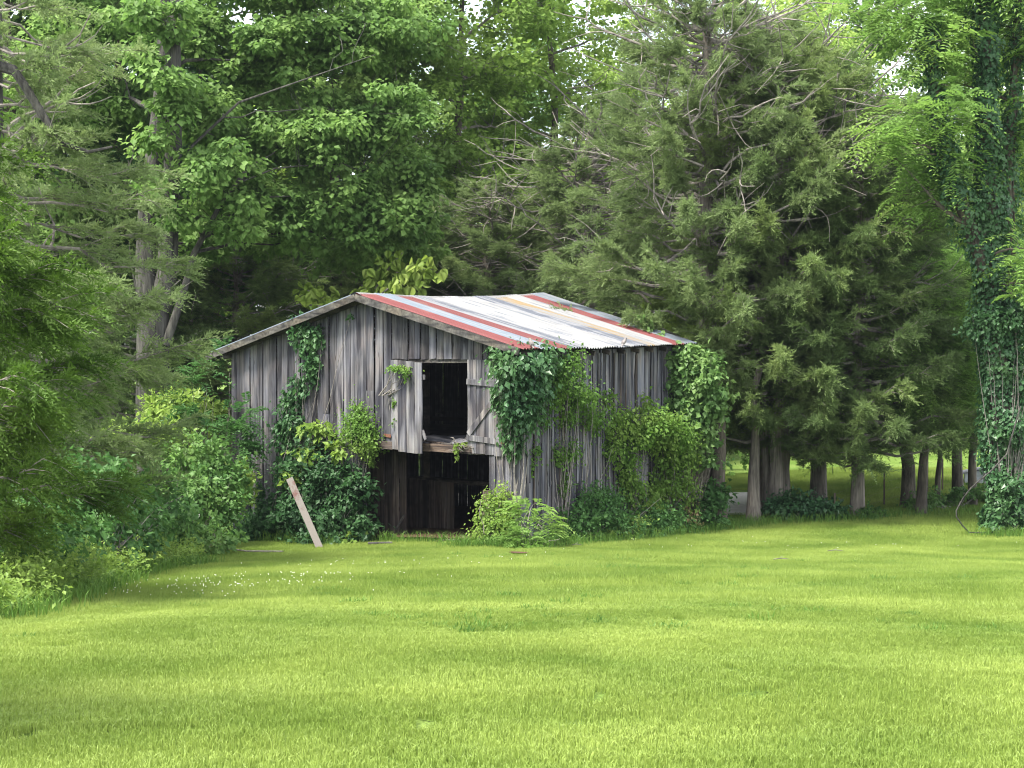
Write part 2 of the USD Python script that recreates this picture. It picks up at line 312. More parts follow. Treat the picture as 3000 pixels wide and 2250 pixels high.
# ------------------------------------------------------------------ barn
TH = math.radians(35)
C0 = np.array([0.18, 31.0, 0.0])
U = np.array([-math.cos(TH), math.sin(TH), 0]); V = np.array([math.sin(TH), math.cos(TH), 0])   # along the front (to the left), along the side (to the back)
N1 = -V; N2 = -U
W, L = 8.5, 7.25
RS, EL, ER = 4.3, 9.12, -0.30      # ridge, left eave, right eave along the front
T0, T1 = -0.30, 7.32
def wp(s, t, z): return C0 + U * s + V * t + np.array([0, 0, z])
def ridge_z(t):
    k = (t - T0) / (T1 - T0); return 5.42 + 0.19 * k - 0.10 * np.sin(PI * np.clip(k, 0, 1))
def eave_z(t):
    k = (t - T0) / (T1 - T0); return 4.18 + 0.09 * k - 0.05 * np.sin(PI * np.clip(k * 1.15, 0, 1)) * (1 - k)
def eavel_z(t): return 4.03 + 0.06 * (t - T0) / (T1 - T0)
def roof_z(s, t):
    s = np.asarray(s, float)
    r = ridge_z(t)
    kr = (RS - s) / (RS - ER); kl = (s - RS) / (EL - RS)
    return np.where(s < RS, r + (eave_z(t) - r) * kr, r + (eavel_z(t) - r) * kl)
def s_of(px): return (0.18 * F - (px - 1500) * 31) / ((px - 1500) * math.sin(TH) + math.cos(TH) * F)
def t_of(px): return ((px - 1500) * 31 - 0.18 * F) / (math.sin(TH) * F - (px - 1500) * math.cos(TH))
def front_sz(px, py, o=0.0):
    """where the ray through the pixel meets the plane o in front of the front wall"""
    r = ray(px, py); p0 = np.array([0, 0, ZC]); k = ((C0 + N1 * o - p0) @ N1) / (r @ N1); p = p0 + r * k
    return (p - C0) @ U, p[2], p
def side_tz(px, py, o=0.0):
    r = ray(px, py); p0 = np.array([0, 0, ZC]); k = ((C0 + N2 * o - p0) @ N2) / (r @ N2); p = p0 + r * k
    return (p - C0) @ V, p[2], p

barn = thing('barn', 'weathered grey plank barn with striped red and white metal roof and open loft doors', 'barn')
rb = np.random.default_rng(11)

def board(mapf, a0, a1, o, th, zb, zt0, zt1, rng, warp=0.006):
    """plank from a0 to a1 along the wall, th thick, standing from zb to the two top heights; edges a little uneven"""
    n = 5; k = np.linspace(0, 1, n)
    e0 = a0 + rng.normal(0, warp, n) * 0.6; e1 = a1 + rng.normal(0, warp, n) * 0.6
    oo = o + rng.normal(0, warp, n); tw = rng.normal(0, 0.006)
    b0, b1 = zb + rng.normal(0, .006), zb + rng.normal(0, .006)
    v = []
    for i in range(n):
        z0 = b0 + (zt0 - b0) * k[i]; z1 = b1 + (zt1 - b1) * k[i]
        v += [mapf(e0[i], oo[i] - tw, z0), mapf(e1[i], oo[i] + tw, z1), mapf(e1[i], oo[i] + tw + th, z1), mapf(e0[i], oo[i] - tw + th, z0)]
    v = np.array(v); f = [[0, 2, 1], [0, 3, 2]]
    for i in range(n - 1):
        for j in range(4):
            j2 = (j + 1) % 4; a, b = i * 4 + j, i * 4 + j2
            f += [[a, b, b + 4], [a, b + 4, a + 4]]
    m = (n - 1) * 4; f += [[m, m + 1, m + 2], [m, m + 2, m + 3]]
    return v, np.array(f)

def cuts(rng, edges, lo, hi):
    out = [edges[0]]
    for a, b in zip(edges[:-1], edges[1:]):
        n = max(1, round((b - a) / ((lo + hi) / 2))); w = rng.uniform(lo, hi, n); w *= (b - a) / w.sum()
        out += list(a + np.cumsum(w))
    return out

def wall(parent, mapf, edges, top, bottom, holes, rng, lo=.13, hi=.21, gap=.008, matn='grey_board', split=(), o0=0.0, warp=0.006):
    c = cuts(rng, edges, lo, hi)
    for i, (a, b) in enumerate(zip(c[:-1], c[1:])):
        mid = (a + b) / 2; segs = [(bottom(mid), None)]
        for (h0, h1, z0, z1) in holes:
            if h0 - 1e-6 < mid < h1 + 1e-6:
                new = []
                for (q0, q1) in segs:
                    if z0 > q0 + .03: new.append((q0, z0))
                    new.append((max(q0, z1), q1)) if z1 < 50 else None
                segs = new
        for (q0, q1) in segs:
            for cutz in split:
                pass
            g0, g1 = gap * rng.uniform(.3, 1.3), gap * rng.uniform(.3, 1.3)
            if rng.random() < .06: g1 += .012
            o = o0 + rng.uniform(0, .012) + (0.012 if i % 2 else 0)
            t0, t1 = (top(a + g0), top(b - g1)) if q1 is None else (q1 + rng.normal(0, .008),) * 2
            if q1 is not None: t1 = t0
            if q1 is None and t0 - q0 > 3.2 and rng.random() < .22:
                zc = q0 + (t0 - q0) * rng.uniform(.25, .75)
                obj('board', board(mapf, a + g0, b - g1, o, .024, q0, zc - .006, zc - .006, rng, warp), matn, parent)
                sh = rng.normal(0, .008)
                obj('board', board(mapf, a + g0 + sh, b - g1 + sh, o + .006, .024, zc, t0, t1, rng, warp), matn, parent)
            else:
                obj('board', board(mapf, a + g0, b - g1, o, .024, q0, t0, t1, rng, warp), matn, parent)

fm = lambda s, o, z: wp(s, -o, z)          # front wall: o outwards
sm = lambda t, o, z: wp(-o, t, z)          # right side wall
lm = lambda t, o, z: wp(W + o, t, z)
bm = lambda s, o, z: wp(s, L + o, z)
def gz_at(p): return float(ground_z(p[0], p[1]))
HEAD, SILL, LOW = 3.97, 1.95, 1.93
D0, D1, Q0, Q1 = s_of(1435), s_of(1075), s_of(1373), s_of(1150)

# each wall: rails of the frame with the planks nailed to them
def rails(mapf, a0, a1, zs, o=-.10):
    mb = MB()
    for z in zs: mb.add(*beam(mapf(a0, o, z), mapf(a1, o, z), .09, .12))
    return mb.get()
mb = MB()
for z, a, b in ((.5, 0.05, D0), (.5, D1, W - .05), (2.6, .05, Q0), (2.6, Q1, W - .05), (4.05, .05, W - .05)): mb.add(*beam(fm(a, -.10, z), fm(b, -.10, z), .09, .12))
for a in (.08, D0 - .07, D1 + .07, 6.3, W - .08): mb.add(*beam(fm(a, -.10, -.6), fm(a, -.10, 4.0 if a < 8 else 4.0), .12, .12, up=(1, 0, 0)))
for a in (Q0 - .06, Q1 + .06): mb.add(*beam(fm(a, -.10, 2.1), fm(a, -.10, 4.1), .10, .10, up=(1, 0, 0)))
front = obj('front_wall', mb.get(), 'dark_wood', barn)
wall(front, fm, [0, D0, Q0, Q1, D1, W], lambda s: float(roof_z(s, 0)) - .035, lambda s: gz_at(fm(s, 0, 0)) - .03,
     [(D0, D1, -9, LOW), (Q0, Q1, SILL, HEAD)], rb, .165, .27, gap=.013)
side = obj('side_wall', rails(sm, .1, L - .1, (.5, 1.9, 3.2, 4.05)), 'dark_wood', barn)
wall(side, sm, [0, L], lambda t: float(roof_z(0, t)) - .10, lambda t: gz_at(sm(t, 0, 0)) - .03, [], rb, .10, .19, gap=.010, warp=.008)
for k in range(26):   # loose battens and split strips over the joints of the side
    t = rb.uniform(.1, L - .1); z0 = rb.uniform(-.1, 1.5); w = rb.uniform(.03, .06)
    obj('batten', board(sm, t, t + w, .047, .018, z0, min(4.1, z0 + rb.uniform(2, 4.2)), min(4.1, z0 + 3.9), rb), 'pale_board' if k % 3 else 'brown_board', side)
left = obj('left_wall', rails(lm, .1, L - .1, (.5, 2.2, 3.9)), 'dark_wood', barn)
wall(left, lm, [0, L], lambda t: float(roof_z(W, t)) - .05, lambda t: gz_at(lm(t, 0, 0)) - .05, [], rb, .2, .32, gap=.003)
back = obj('back_wall', rails(bm, .1, W - .1, (.5, 2.2, 4.0)), 'dark_wood', barn)
wall(back, bm, [0, 3.0, 3.7, W], lambda s: float(roof_z(s, L)) - .05, lambda s: gz_at(bm(s, 0, 0)) - .05, [], rb, .2, .32, gap=.007)

# loft beam, header, floor, corner posts
obj('loft_beam', beam(fm(D0 - .12, .012, 2.03), fm(D1 + .12, .012, 2.04), .10, .17), 'beam_wood', barn)
obj('door_header', beam(fm(Q0 - .05, -.02, 3.94), fm(Q1 + .05, -.02, 3.92), .06, .09), 'rake_wood', barn)
obj('loft_floor', hexa([wp(.1, .1, 2.0), wp(W - .1, .1, 2.0), wp(W - .1, L - .1, 2.0), wp(.1, L - .1, 2.0), wp(.1, .1, 2.06), wp(W - .1, .1, 2.06), wp(W - .1, L - .1, 2.06), wp(.1, L - .1, 2.06)]), 'dark_wood', barn)
for s, t in ((4.4, 2.4), (2.0, 2.4), (2.0, 4.8), (6.2, 2.4)):
    obj('inner_post', beam(wp(s, t, -.5), wp(s, t, float(roof_z(s, t)) - .2), .15, .15, up=(1, 0, 0)), 'dark_wood', barn)
# stall partitions seen through the lower opening
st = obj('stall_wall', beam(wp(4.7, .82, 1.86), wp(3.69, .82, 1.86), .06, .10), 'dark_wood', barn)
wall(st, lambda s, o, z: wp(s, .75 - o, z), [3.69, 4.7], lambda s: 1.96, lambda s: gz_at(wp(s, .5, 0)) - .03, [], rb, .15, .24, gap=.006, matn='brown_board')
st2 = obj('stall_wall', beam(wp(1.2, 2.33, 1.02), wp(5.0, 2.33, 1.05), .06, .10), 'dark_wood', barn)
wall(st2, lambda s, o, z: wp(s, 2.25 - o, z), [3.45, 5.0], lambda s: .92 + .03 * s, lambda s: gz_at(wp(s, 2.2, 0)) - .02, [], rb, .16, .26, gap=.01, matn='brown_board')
obj('latch_block', beam(fm(D0 + .06, .03, .62), fm(D0 + .05, .04, 1.18), .17, .06, up=N1), 'brown_board', barn)
obj('door_hook', beam(wp(3.72, .70, .38), wp(3.95, .70, .05), .06, .03), 'rake_wood', barn)
for (s0, z0, s1, z1, t) in ((1.1, .9, .75, 1.45, 1.2), (.95, .75, .72, 1.2, 1.0), (2.2, .9, 1.6, -.1, 1.9), (2.0, .8, 1.5, -.1, 1.7)):
    obj('loose_stick', beam(wp(s0, t, z0), wp(s1, t + .2, z1), .035, .03), 'rake_wood', barn)
tv = np.array([wp(1.5 + 1.9 * i / 8, .12 + 1.2 * r / 5, 2.09 + .16 * float(meshkit.noise(np.array([i * .7, r * .8, 2.0]))) - .05 * (r == 0)) for r in range(6) for i in range(9)])
tf = np.array([[a, a + 1, a + 10] for r in range(5) for a in range(r * 9, r * 9 + 8)] + [[a, a + 10, a + 9] for r in range(5) for a in range(r * 9, r * 9 + 8)])
obj('loft_tarp', (tv, tf), 'tarp', barn, smooth=True)
for k in range(5):
    s0 = 1.5 + .35 * k
    obj('loft_plank', beam(wp(s0, .04 + .05 * k, 2.10 + .018 * (k % 3)), wp(s0 + rb.uniform(.5, 1.0), .15 + .25 * rb.random(), 2.11 + .02 * (k % 3)), .13, .022), 'rake_wood' if k % 2 else 'brown_board', barn)

# loft doors
def door(name, hinge_s, width, phi, nb, flip, braces):
    hp = fm(hinge_s, .045, 0)
    d = -U * math.cos(phi) + N1 * math.sin(phi) if not flip else -U
    nrm = np.cross(d, [0, 0, 1]); nrm = nrm if nrm @ N1 > 0 else -nrm
    mp = lambda a, o, z: hp + d * a + nrm * o + np.array([0, 0, z])
    zt, zb = (HEAD - .02, 1.95) if not flip else (HEAD, 1.955)
    w = width / nb
    lead = None
    root = part_group(name, barn)
    for i in range(nb):
        zz = -.018 * i if not flip else -.004 * i
        obj('board', board(mp, i * w + .004, (i + 1) * w - .004, .004 * (i % 2), .022, zb + zz + rb.normal(0, .008), zt + zz + rb.normal(0, .01), zt + zz, rb, .005), 'pale_board', root)
    for (a0, z0, a1, z1, wd, o) in braces:
        m0, m1 = mp(a0, o, z0), mp(a1, o, z1)
        obj('brace' if abs(z0 - z1) > .5 else 'batten', beam(m0, m1, .026, wd, up=np.cross(m1 - m0, nrm)) if False else beam(m0, m1, wd, .026, up=nrm), 'pale_board', root)
    return root, mp
dl, mpl = door('left_loft_door', Q1, 1.06, math.radians(10), 4, False, [(.04, 2.22, 1.02, 2.20, .11, -.02), (.04, 3.60, 1.10, 3.58, .11, -.02)])
obj('splinter', beam(mpl(1.06, .01, 2.42), mpl(1.17, .02, 2.22), .07, .02, up=N1), 'pale_board', dl)
obj('hinge', beam(mpl(.02, .035, 2.25), mpl(-.26, .02, 2.26), .07, .012, up=N1), 'rust', dl)
tag(dl, 'left loft door leaf standing slightly ajar')
dr, mpr = door('right_loft_door', Q0 - .005, Q0 - s_of(1480), 0, 4, True, [(.0, 3.50, 1.02, 3.44, .12, .040), (.0, 2.30, 1.02, 2.22, .12, .040), (.05, 2.37, .98, 3.40, .12, .042)])
obj('hinge', beam(mpr(.92, .06, 2.23), mpr(1.10, .05, 2.25), .08, .012, up=N1), 'rust', dr)
tag(dr, 'right loft door leaf folded open against the wall with diagonal brace')

# roof: sheets of ribbed metal, rafters, purlins, ridge cap, rake boards
NSH = 12; SW = (T1 - T0) / NSH
colours = ['red_metal', 'galvanised_metal', 'red_metal', 'slate_metal', 'white_metal', 'white_metal', 'white_metal', 'slate_metal', 'cream_metal', 'white_metal', 'red_metal', 'galvanised_metal']
mb = MB()
for k in range(12):
    t = T0 + .22 + k * (T1 - T0 - .4) / 11
    for e in (ER + .05, EL - .05):
        mb.add(*beam(wp(RS, t, float(roof_z(RS, t)) - .14), wp(e, t, float(roof_z(e, t)) - .11), .05, .10))
roof = obj('roof', mb.get(), 'dark_wood', barn)
def slope_sheet(k, right):
    t0 = T0 + k * SW; tp, hp = [], []
    nr = 6
    for j in range(nr):
        c = (j + .5) / nr * SW
        for a, h in ((-.042, 0), (-.018, .030), (.018, .030), (.042, 0)): tp.append(t0 + c + a); hp.append(h)
    tp = np.array([t0 - .002] + tp + [t0 + SW + .012]); hp = np.array([0] + hp + [0]) + .014 * (k % 2)
    e = (ER if right else EL) + rb.normal(0, .015)
    qs = np.linspace(0, 1, 5); v = []
    for qq in qs:
        s = RS + (e - RS) * qq
        for a, h in zip(tp, hp):
            lean = .010 * math.sin(a * 2.1 + qq * 5)
            v.append(wp(s, a, float(roof_z(s, a)) + h + .012 + lean * .4))
    n = len(tp); f = []
    for i in range(4):
        for j in range(n - 1):
            a = i * n + j; f += [[a, a + 1, a + n + 1], [a, a + n + 1, a + n]]
    return np.array(v), np.array(f)
for k in range(NSH):
    obj('metal_sheet', slope_sheet(k, True), colours[k], roof)
for k in range(NSH):
    obj('metal_sheet', slope_sheet(k, False), 'galvanised_metal', roof)
for e, n in ((ER, 5), (EL, 5)):
    for j in range(n):
        s = RS + (e - RS) * (j + .25) / n; 
        p = [wp(s, t, float(roof_z(s, t)) - .035) for t in (T0 + .03, (T0 + T1) / 2, T1 - .03)]
        b2 = MB().add(*beam(p[0], p[1], .09, .035)).add(*beam(p[1], p[2], .09, .035))
        obj('purlin', b2.get(), 'dark_wood', roof)
v = []; ts = np.linspace(T0 - .02, T1 + .02, 12)
for t in ts:
    z = float(ridge_z(t)) + .045
    v += [wp(RS + .16, t, z - .055), wp(RS + .02, t, z), wp(RS - .02, t, z), wp(RS - .16, t, z - .055)]
f = []
for i in range(11):
    for j in range(3):
        a = i * 4 + j; f += [[a, a + 1, a + 5], [a, a + 5, a + 4]]
obj('ridge_cap', (np.array(v), np.array(f)), 'cap_metal', roof)
for e in (ER + .13, EL - .02):
    p0, p1 = wp(RS, T0 - .012, float(roof_z(RS, T0)) - .075), wp(e, T0 - .012, float(roof_z(e, T0)) - .075)
    obj('rake_board', beam(p0, p1, .03, .15), 'rake_wood', roof)
obj('eave_plate', beam(wp(W + .12, T0 + .05, 4.02), wp(W + .12, T1 - .1, 4.05), .09, .14), 'rake_wood', roof)
obj('dirt_floor', (np.array([wp(s, t, gz_at(wp(s, t, 0)) + .05 + .06 * meshkit.noise(np.array([s * 2, t * 2, 0.]))) for t in np.linspace(.03, L, 14) for s in np.linspace(.0, W, 14)]),
    np.array([[a, a + 1, a + 15] for r in range(13) for a in range(r * 14, r * 14 + 13)] + [[a, a + 15, a + 14] for r in range(13) for a in range(r * 14, r * 14 + 13)])), 'red_dirt', smooth=True, kind='structure', label='reddish dirt floor inside the barn')

# ------------------------------------------------------------------ leaves and trees
def leaves(P, A, Nn, Ln, Wd, fold=0.14, wide=0.42):
    """folded pointed leaves: two triangles each"""
    A = unit(A); S = unit(np.cross(A, Nn)); Nn = np.cross(S, A)
    Ln = np.broadcast_to(Ln, len(P))[:, None]; Wd = np.broadcast_to(Wd, len(P))[:, None]
    v = np.stack([P, P + A * Ln * wide + S * Wd / 2 + Nn * Wd * fold, P + A * Ln, P + A * Ln * wide - S * Wd / 2 + Nn * Wd * fold], 1).reshape(-1, 3)
    i = np.arange(len(P))[:, None] * 4
    f = np.stack([i + [[0, 1, 2]], i + [[0, 2, 3]]], 1).reshape(-1, 3)
    return v, f
def needles(P, A, S, Ln, Wd):
    Ln = np.broadcast_to(Ln, len(P))[:, None]; Wd = np.broadcast_to(Wd, len(P))[:, None]
    v = np.stack([P - S * Wd / 2, P + S * Wd / 2, P + A * Ln], 1).reshape(-1, 3)
    return v, np.arange(len(v)).reshape(-1, 3)
def sph(rng, n): return unit(rng.normal(size=(n, 3)))

def clump_leaves(rng, Cn, Rd, per, size, flat=0.6, droop=0.35, upness=1.0, ratio=0.8):
    n = len(Cn) * per
    c = np.repeat(Cn, per, 0); r = np.repeat(np.broadcast_to(Rd, len(Cn)), per)[:, None]
    d = sph(rng, n); k = rng.random((n, 1)) ** 0.45
    off = d * k * r * np.array([1, 1, flat])
    A = unit(off * np.array([1, 1, .3]) + rng.normal(0, .35, (n, 3)) * r + np.array([0, 0, -droop]) * r)
    Nn = unit(np.array([0, 0, upness]) + d * .5 + rng.normal(0, .45, (n, 3)))
    sz = size * rng.uniform(.65, 1.25, n)
    return leaves(c + off, A, Nn, sz, sz * ratio)

def pinnate(rng, P, D, Lf, pairs=7, leaf=.11, ratio=.38, droop=.5):
    """compound leaves: a drooping stalk with leaflets in pairs"""
    n = len(P); D = unit(D); side = unit(np.cross(D, np.array([0, 0, 1.0]) + rng.normal(0, .25, (n, 3))))
    Lf = np.broadcast_to(Lf, n)[:, None]; out_p, out_a, out_n, out_l = [], [], [], []
    up = unit(np.cross(side, D))
    for k in range(pairs):
        t = (k + 1) / pairs
        base = P + D * Lf * t + np.array([0, 0, -1.0]) * Lf * droop * t * t
        for sgn in (-1, 1):
            a = unit(side * sgn + D * .55 + np.array([0, 0, -.45]) * (0.5 + t * .5) + rng.normal(0, .12, (n, 3)))
            out_p.append(base); out_a.append(a); out_n.append(up + rng.normal(0, .2, (n, 3))); out_l.append(np.full(n, leaf * (1 - .35 * abs(t - .5) * 2)) * rng.uniform(.8, 1.2, n))
    P_, A_, N_, L_ = np.vstack(out_p), np.vstack(out_a), np.vstack(out_n), np.concatenate(out_l)
    return leaves(P_, A_, N_, L_, L_ * ratio)

def curve(p0, p1, bow, n=5, rng=None, jit=0.0):
    t = np.linspace(0, 1, n)[:, None]; p0, p1 = np.asarray(p0, float), np.asarray(p1, float)
    P = p0 + (p1 - p0) * t + np.asarray(bow, float) * 4 * t * (1 - t)
    if rng is not None and jit: P[1:-1] += rng.normal(0, jit, (n - 2, 3))
    return P

def deciduous(rng, trunks, blobs, clumps, per, size, cl_r=.55, kind='leaf', ratio=.8, twig=True, droop=.35, shell=.45):
    """trunks: list of (path, radii). blobs: list of (centre, radii) of the crown. Returns wood, limbs, foliage"""
    wood, limb = MB(), MB(); nodes, nrad = [], []
    for P, R in trunks:
        P = np.asarray(P, float); wood.add(*tube(P, R, 12))
        for a, b, ra, rb_ in zip(P[:-1], P[1:], R[:-1], R[1:]):
            for t in (0, .33, .66): nodes.append(a + (b - a) * t); nrad.append(ra + (rb_ - ra) * t)
    nodes = np.array(nodes); nrad = np.array(nrad); ln, lr = [nodes], [nrad]
    vol = np.array([np.prod(r) ** .8 for _, r in blobs]); cnt = np.maximum(3, (clumps * vol / vol.sum()).astype(int))
    Cn = []
    for (c, r), m in zip(blobs, cnt):
        c, r = np.asarray(c, float), np.asarray(r, float)
        w = np.linalg.norm((nodes - c) * [1, 1, 1.4], axis=1) + np.where(nodes[:, 2] > c[2] - .1, 2.5, 0)
        k = w.argmin(); dist = np.linalg.norm(c - nodes[k])
        P = curve(nodes[k], c, rng.normal(0, .05, 3) * dist + [0, 0, .10 * dist], 9, rng, .012 * dist)
        R = np.linspace(min(nrad[k] * .5, .02 + .018 * dist), .012, 9)
        limb.add(*tube(P, R, 6)); ln.append(P[2:]); lr.append(R[2:])
        d = sph(rng, m); Cn.append(c + d * (rng.random((m, 1)) ** shell) * r)
    Cn = np.vstack(Cn); ln = np.vstack(ln); lr = np.concatenate(lr)
    if twig:
        for c in Cn:
            w = np.linalg.norm(ln - c, axis=1) + np.where(ln[:, 2] > c[2] + .2, 1.0, 0); k = w.argmin()
            limb.add(*tube(curve(ln[k], c, rng.normal(0, .06, 3) * w[k], 4), np.linspace(min(lr[k] * .6, .022), .006, 4), 3))
    rr = cl_r * rng.uniform(.6, 1.35, len(Cn))
    if kind == 'leaf': fol = clump_leaves(rng, Cn, rr, per, size, droop=droop, ratio=ratio)
    else:
        n = len(Cn) * per; c = np.repeat(Cn, per, 0); d = sph(rng, n) * [1, 1, .5] + [0, 0, .15]
        fol = pinnate(rng, c + d * np.repeat(rr, per)[:, None] * .3, d, np.repeat(rr, per) * 1.1, 8, size, ratio, .55)
    return wood.get(), limb.get(), fol

def auto_blobs(rng, H, R, z0, n):
    out = [((0, 0, H - R * .45), (R * .55, R * .55, R * .5))]
    for k in range(n):
        a = k * 2.4 + rng.uniform(-.5, .5); z = z0 + (H - z0) * (.12 + .72 * (k + .5) / n)
        prof = math.sin(PI * (0.18 + .72 * (z - z0) / (H - z0))) ** .7
        d = R * .62 * prof * rng.uniform(.75, 1.15); r = R * .48 * rng.uniform(.8, 1.2)
        out.append(((d * math.cos(a), d * math.sin(a), z), (r, r, r * .75)))
    return out
def trunk_path(rng, H, r0, lean=(0, 0), wob=.12, n=9, top=.9, flare=1.18):
    t = np.linspace(0, 1, n); P = np.stack([lean[0] * t + rng.normal(0, wob, n) * t, lean[1] * t + rng.normal(0, wob, n) * t, H * top * t - .15], 1)
    R = r0 * (1 - .86 * t) ** .9; R[0] *= flare
    return P, R

def cedar(rng, H, R, z0, r0, n_br, n_tw, n_pl, plume=.34, blade=.13, bw=.024, rise=.22, droop=.25, top_pow=.75, n_bl=9, trunks=None, low=1.0, bare=.25, spread=.5, thick=1.0, dead=0):
    wood, limb = MB(), MB(); trunks = trunks or [trunk_path(rng, H, r0, wob=.10, top=.97)]
    for P, Rr in trunks: wood.add(*tube(P, Rr, 11))
    PO, PD = [], []
    for b in range(n_br):
        P, Rr = trunks[b % len(trunks)]
        h = (b + rng.random()) / n_br; z = z0 + (P[-1, 2] - z0) * h
        i = np.clip(np.searchsorted(P[:, 2], z) - 1, 0, len(P) - 2); q = (z - P[i, 2]) / (P[i + 1, 2] - P[i, 2]); o = P[i] + (P[i + 1] - P[i]) * q
        prof = (1 - h) ** top_pow * (low + (1 - low) * min(1, h * 4)); ln = R * (prof * .92 + .10) * rng.uniform(.6, 1.18); a = b * 2.39996 + rng.uniform(-.5, .5)
        d = np.array([math.cos(a), math.sin(a), 0]); up = rise * (1 + h) + rng.normal(0, .12)
        e = o + d * ln + np.array([0, 0, up * ln - droop * ln * .4])
        br = curve(o, e, (rng.normal(0, .05) * ln, rng.normal(0, .05) * ln, -.07 * ln), 6, rng, .03 * ln)
        limb.add(*tube(br, np.linspace((.014 + .016 * ln) * thick, .006, 6), 5))
        m = max(3, int(n_tw * ln / R + 2)); ts = np.sort(bare + (1 - bare) * rng.random(m)); ts[-1] = 1.0
        sd = np.array([-d[1], d[0], 0])
        for j, t in enumerate(ts):
            k = min(int(t * 5), 4); p = br[k] + (br[k + 1] - br[k]) * (t * 5 - k)
            tl = min(ln * .42, .9) * rng.uniform(.5, 1.1) * (1.1 - .5 * t) + .15
            sg = 1 if j % 2 else -1
            td = unit(d * (.7 + .5 * t) + sd * sg * rng.uniform(.3, 1.1) * (1.15 - t) + np.array([0, 0, rng.normal(.12, .28)]))
            te = p + td * tl; te[2] -= droop * tl * .5
            tw = curve(p, te, (0, 0, .06 * tl), 4)
            limb.add(*tube(tw, np.linspace(.008, .003, 4), 3))
            tt = rng.random(n_pl) ** .8
            kk = np.minimum((tt * 3).astype(int), 2); pp = tw[kk] + (tw[kk + 1] - tw[kk]) * (tt * 3 - kk)[:, None]
            PO.append(pp); PD.append(unit(td * .8 + rng.normal(0, spread, (n_pl, 3)) + [0, 0, .22]))
    for k in range(dead):      # bare grey limbs, forked, reaching through the crown
        P, Rr = trunks[k % len(trunks)]
        z = z0 + (P[-1, 2] - z0) * rng.uniform(.38, .9); i = np.clip(np.searchsorted(P[:, 2], z) - 1, 0, len(P) - 2); o = P[i] + (P[i + 1] - P[i]) * (z - P[i, 2]) / (P[i + 1, 2] - P[i, 2])
        a = k * 2.4 + rng.uniform(-.6, .6); ln = R * rng.uniform(.55, 1.0); up = rng.uniform(-.05, .9)
        br = curve(o, o + np.array([math.cos(a), math.sin(a), up]) * ln, rng.normal(0, .14, 3) * ln + [0, 0, -.1 * ln], 9, rng, .014 * ln); limb.add(*tube(br, np.linspace(.05, .010, 9), 5))
        for j in range(5):
            q0 = br[rng.integers(2, 7)]; e = q0 + unit(rng.normal(0, .7, 3) + np.array([math.cos(a), math.sin(a), .2])) * ln * rng.uniform(.2, .5)
            limb.add(*tube(curve(q0, e, rng.normal(0, .10, 3), 5, rng, .008), np.linspace(.02, .006, 5), 4))
    PO, PD = np.vstack(PO), np.vstack(PD); n = len(PO)
    side = unit(np.cross(PD, rng.normal(size=(n, 3)))); up = np.cross(side, PD)
    pl = plume * rng.uniform(.6, 1.3, n)[:, None]; vs, fs = MB(), None
    for k in range(n_bl):
        t = (k + .5) / n_bl; sg = (-1) ** k
        base = PO + PD * pl * t - np.array([0, 0, 1.0]) * pl * droop * t * t
        tap = 1.15 - .65 * t
        A = unit(PD * .9 + side * sg * .75 * tap + up * rng.normal(0, .35, (n, 1)) + [0, 0, -droop * t]) if k < n_bl - 1 else unit(PD + [0, 0, -droop])
        S = unit(np.cross(A, up + rng.normal(0, .4, (n, 3))))
        vs.add(*needles(base, A, S, blade * tap * rng.uniform(.7, 1.3, n), bw))
    return wood.get(), limb.get(), vs.get()

def put_tree(name, label, cat, loc, parts, mats, rz=0, sc=1.0, group=None):
    t = thing(name, label, cat, loc, rz, sc, group)
    for (nm, mesh), mt in zip(zip(('trunk', 'branches', 'crown'), parts), mats):
        obj(nm, mesh, mt, t, smooth=(nm == 'trunk'), kind=None if nm == 'trunk' else 'stuff')
    return t
G = lambda px, y, dz=-.05: on_ground(px, y, dz)
R_ = np.random.default_rng

# --- great twin-stemmed tree left of the barn, its crown reaching over to the middle
def rel(px, py, y, base): return at(px, py, y) - base
b0 = G(452, 38.5); yq = 38.5
t1 = np.array([[0, 0, -.2], [-.02, 0, .8], *[rel(x, y, yq, b0) for x, y in ((445, 1200), (448, 1000), (450, 880))]])
ta = np.array([rel(x, y, yq + dy, b0) for x, y, dy in ((440, 910, 0), (425, 800, 0), (430, 640, .1), (455, 420, .3), (482, 200, .5), (480, -60, .8), (470, -300, 1.0))])
tb = np.array([rel(x, y, yq + dy, b0) for x, y, dy in ((468, 910, 0), (490, 800, -.1), (497, 640, -.2), (508, 420, -.3), (508, 130, -.5), (530, -150, -.6), (540, -350, -.6))])
tc = np.array([rel(x, y, yq - .2, b0) for x, y in ((485, 1010), (530, 880), (570, 740), (640, 610), (720, 500))])
td = np.array([rel(x, y, yq - .3, b0) for x, y in ((500, 560), (560, 430), (700, 300), (900, 230), (1100, 160))])
trs = [(t1, np.array([.58, .47, .43, .43, .40])), (ta, np.array([.30, .27, .25, .22, .20, .15, .05])), (tb, np.array([.30, .27, .24, .22, .19, .12, .05])), (tc, np.array([.12, .10, .08, .06, .04])), (td, np.array([.045, .04, .03, .018, .008]))]
def bl(px, py, y, rx, ry, rz): return (rel(px, py, y + 2.3, b0), (rx, ry, rz))
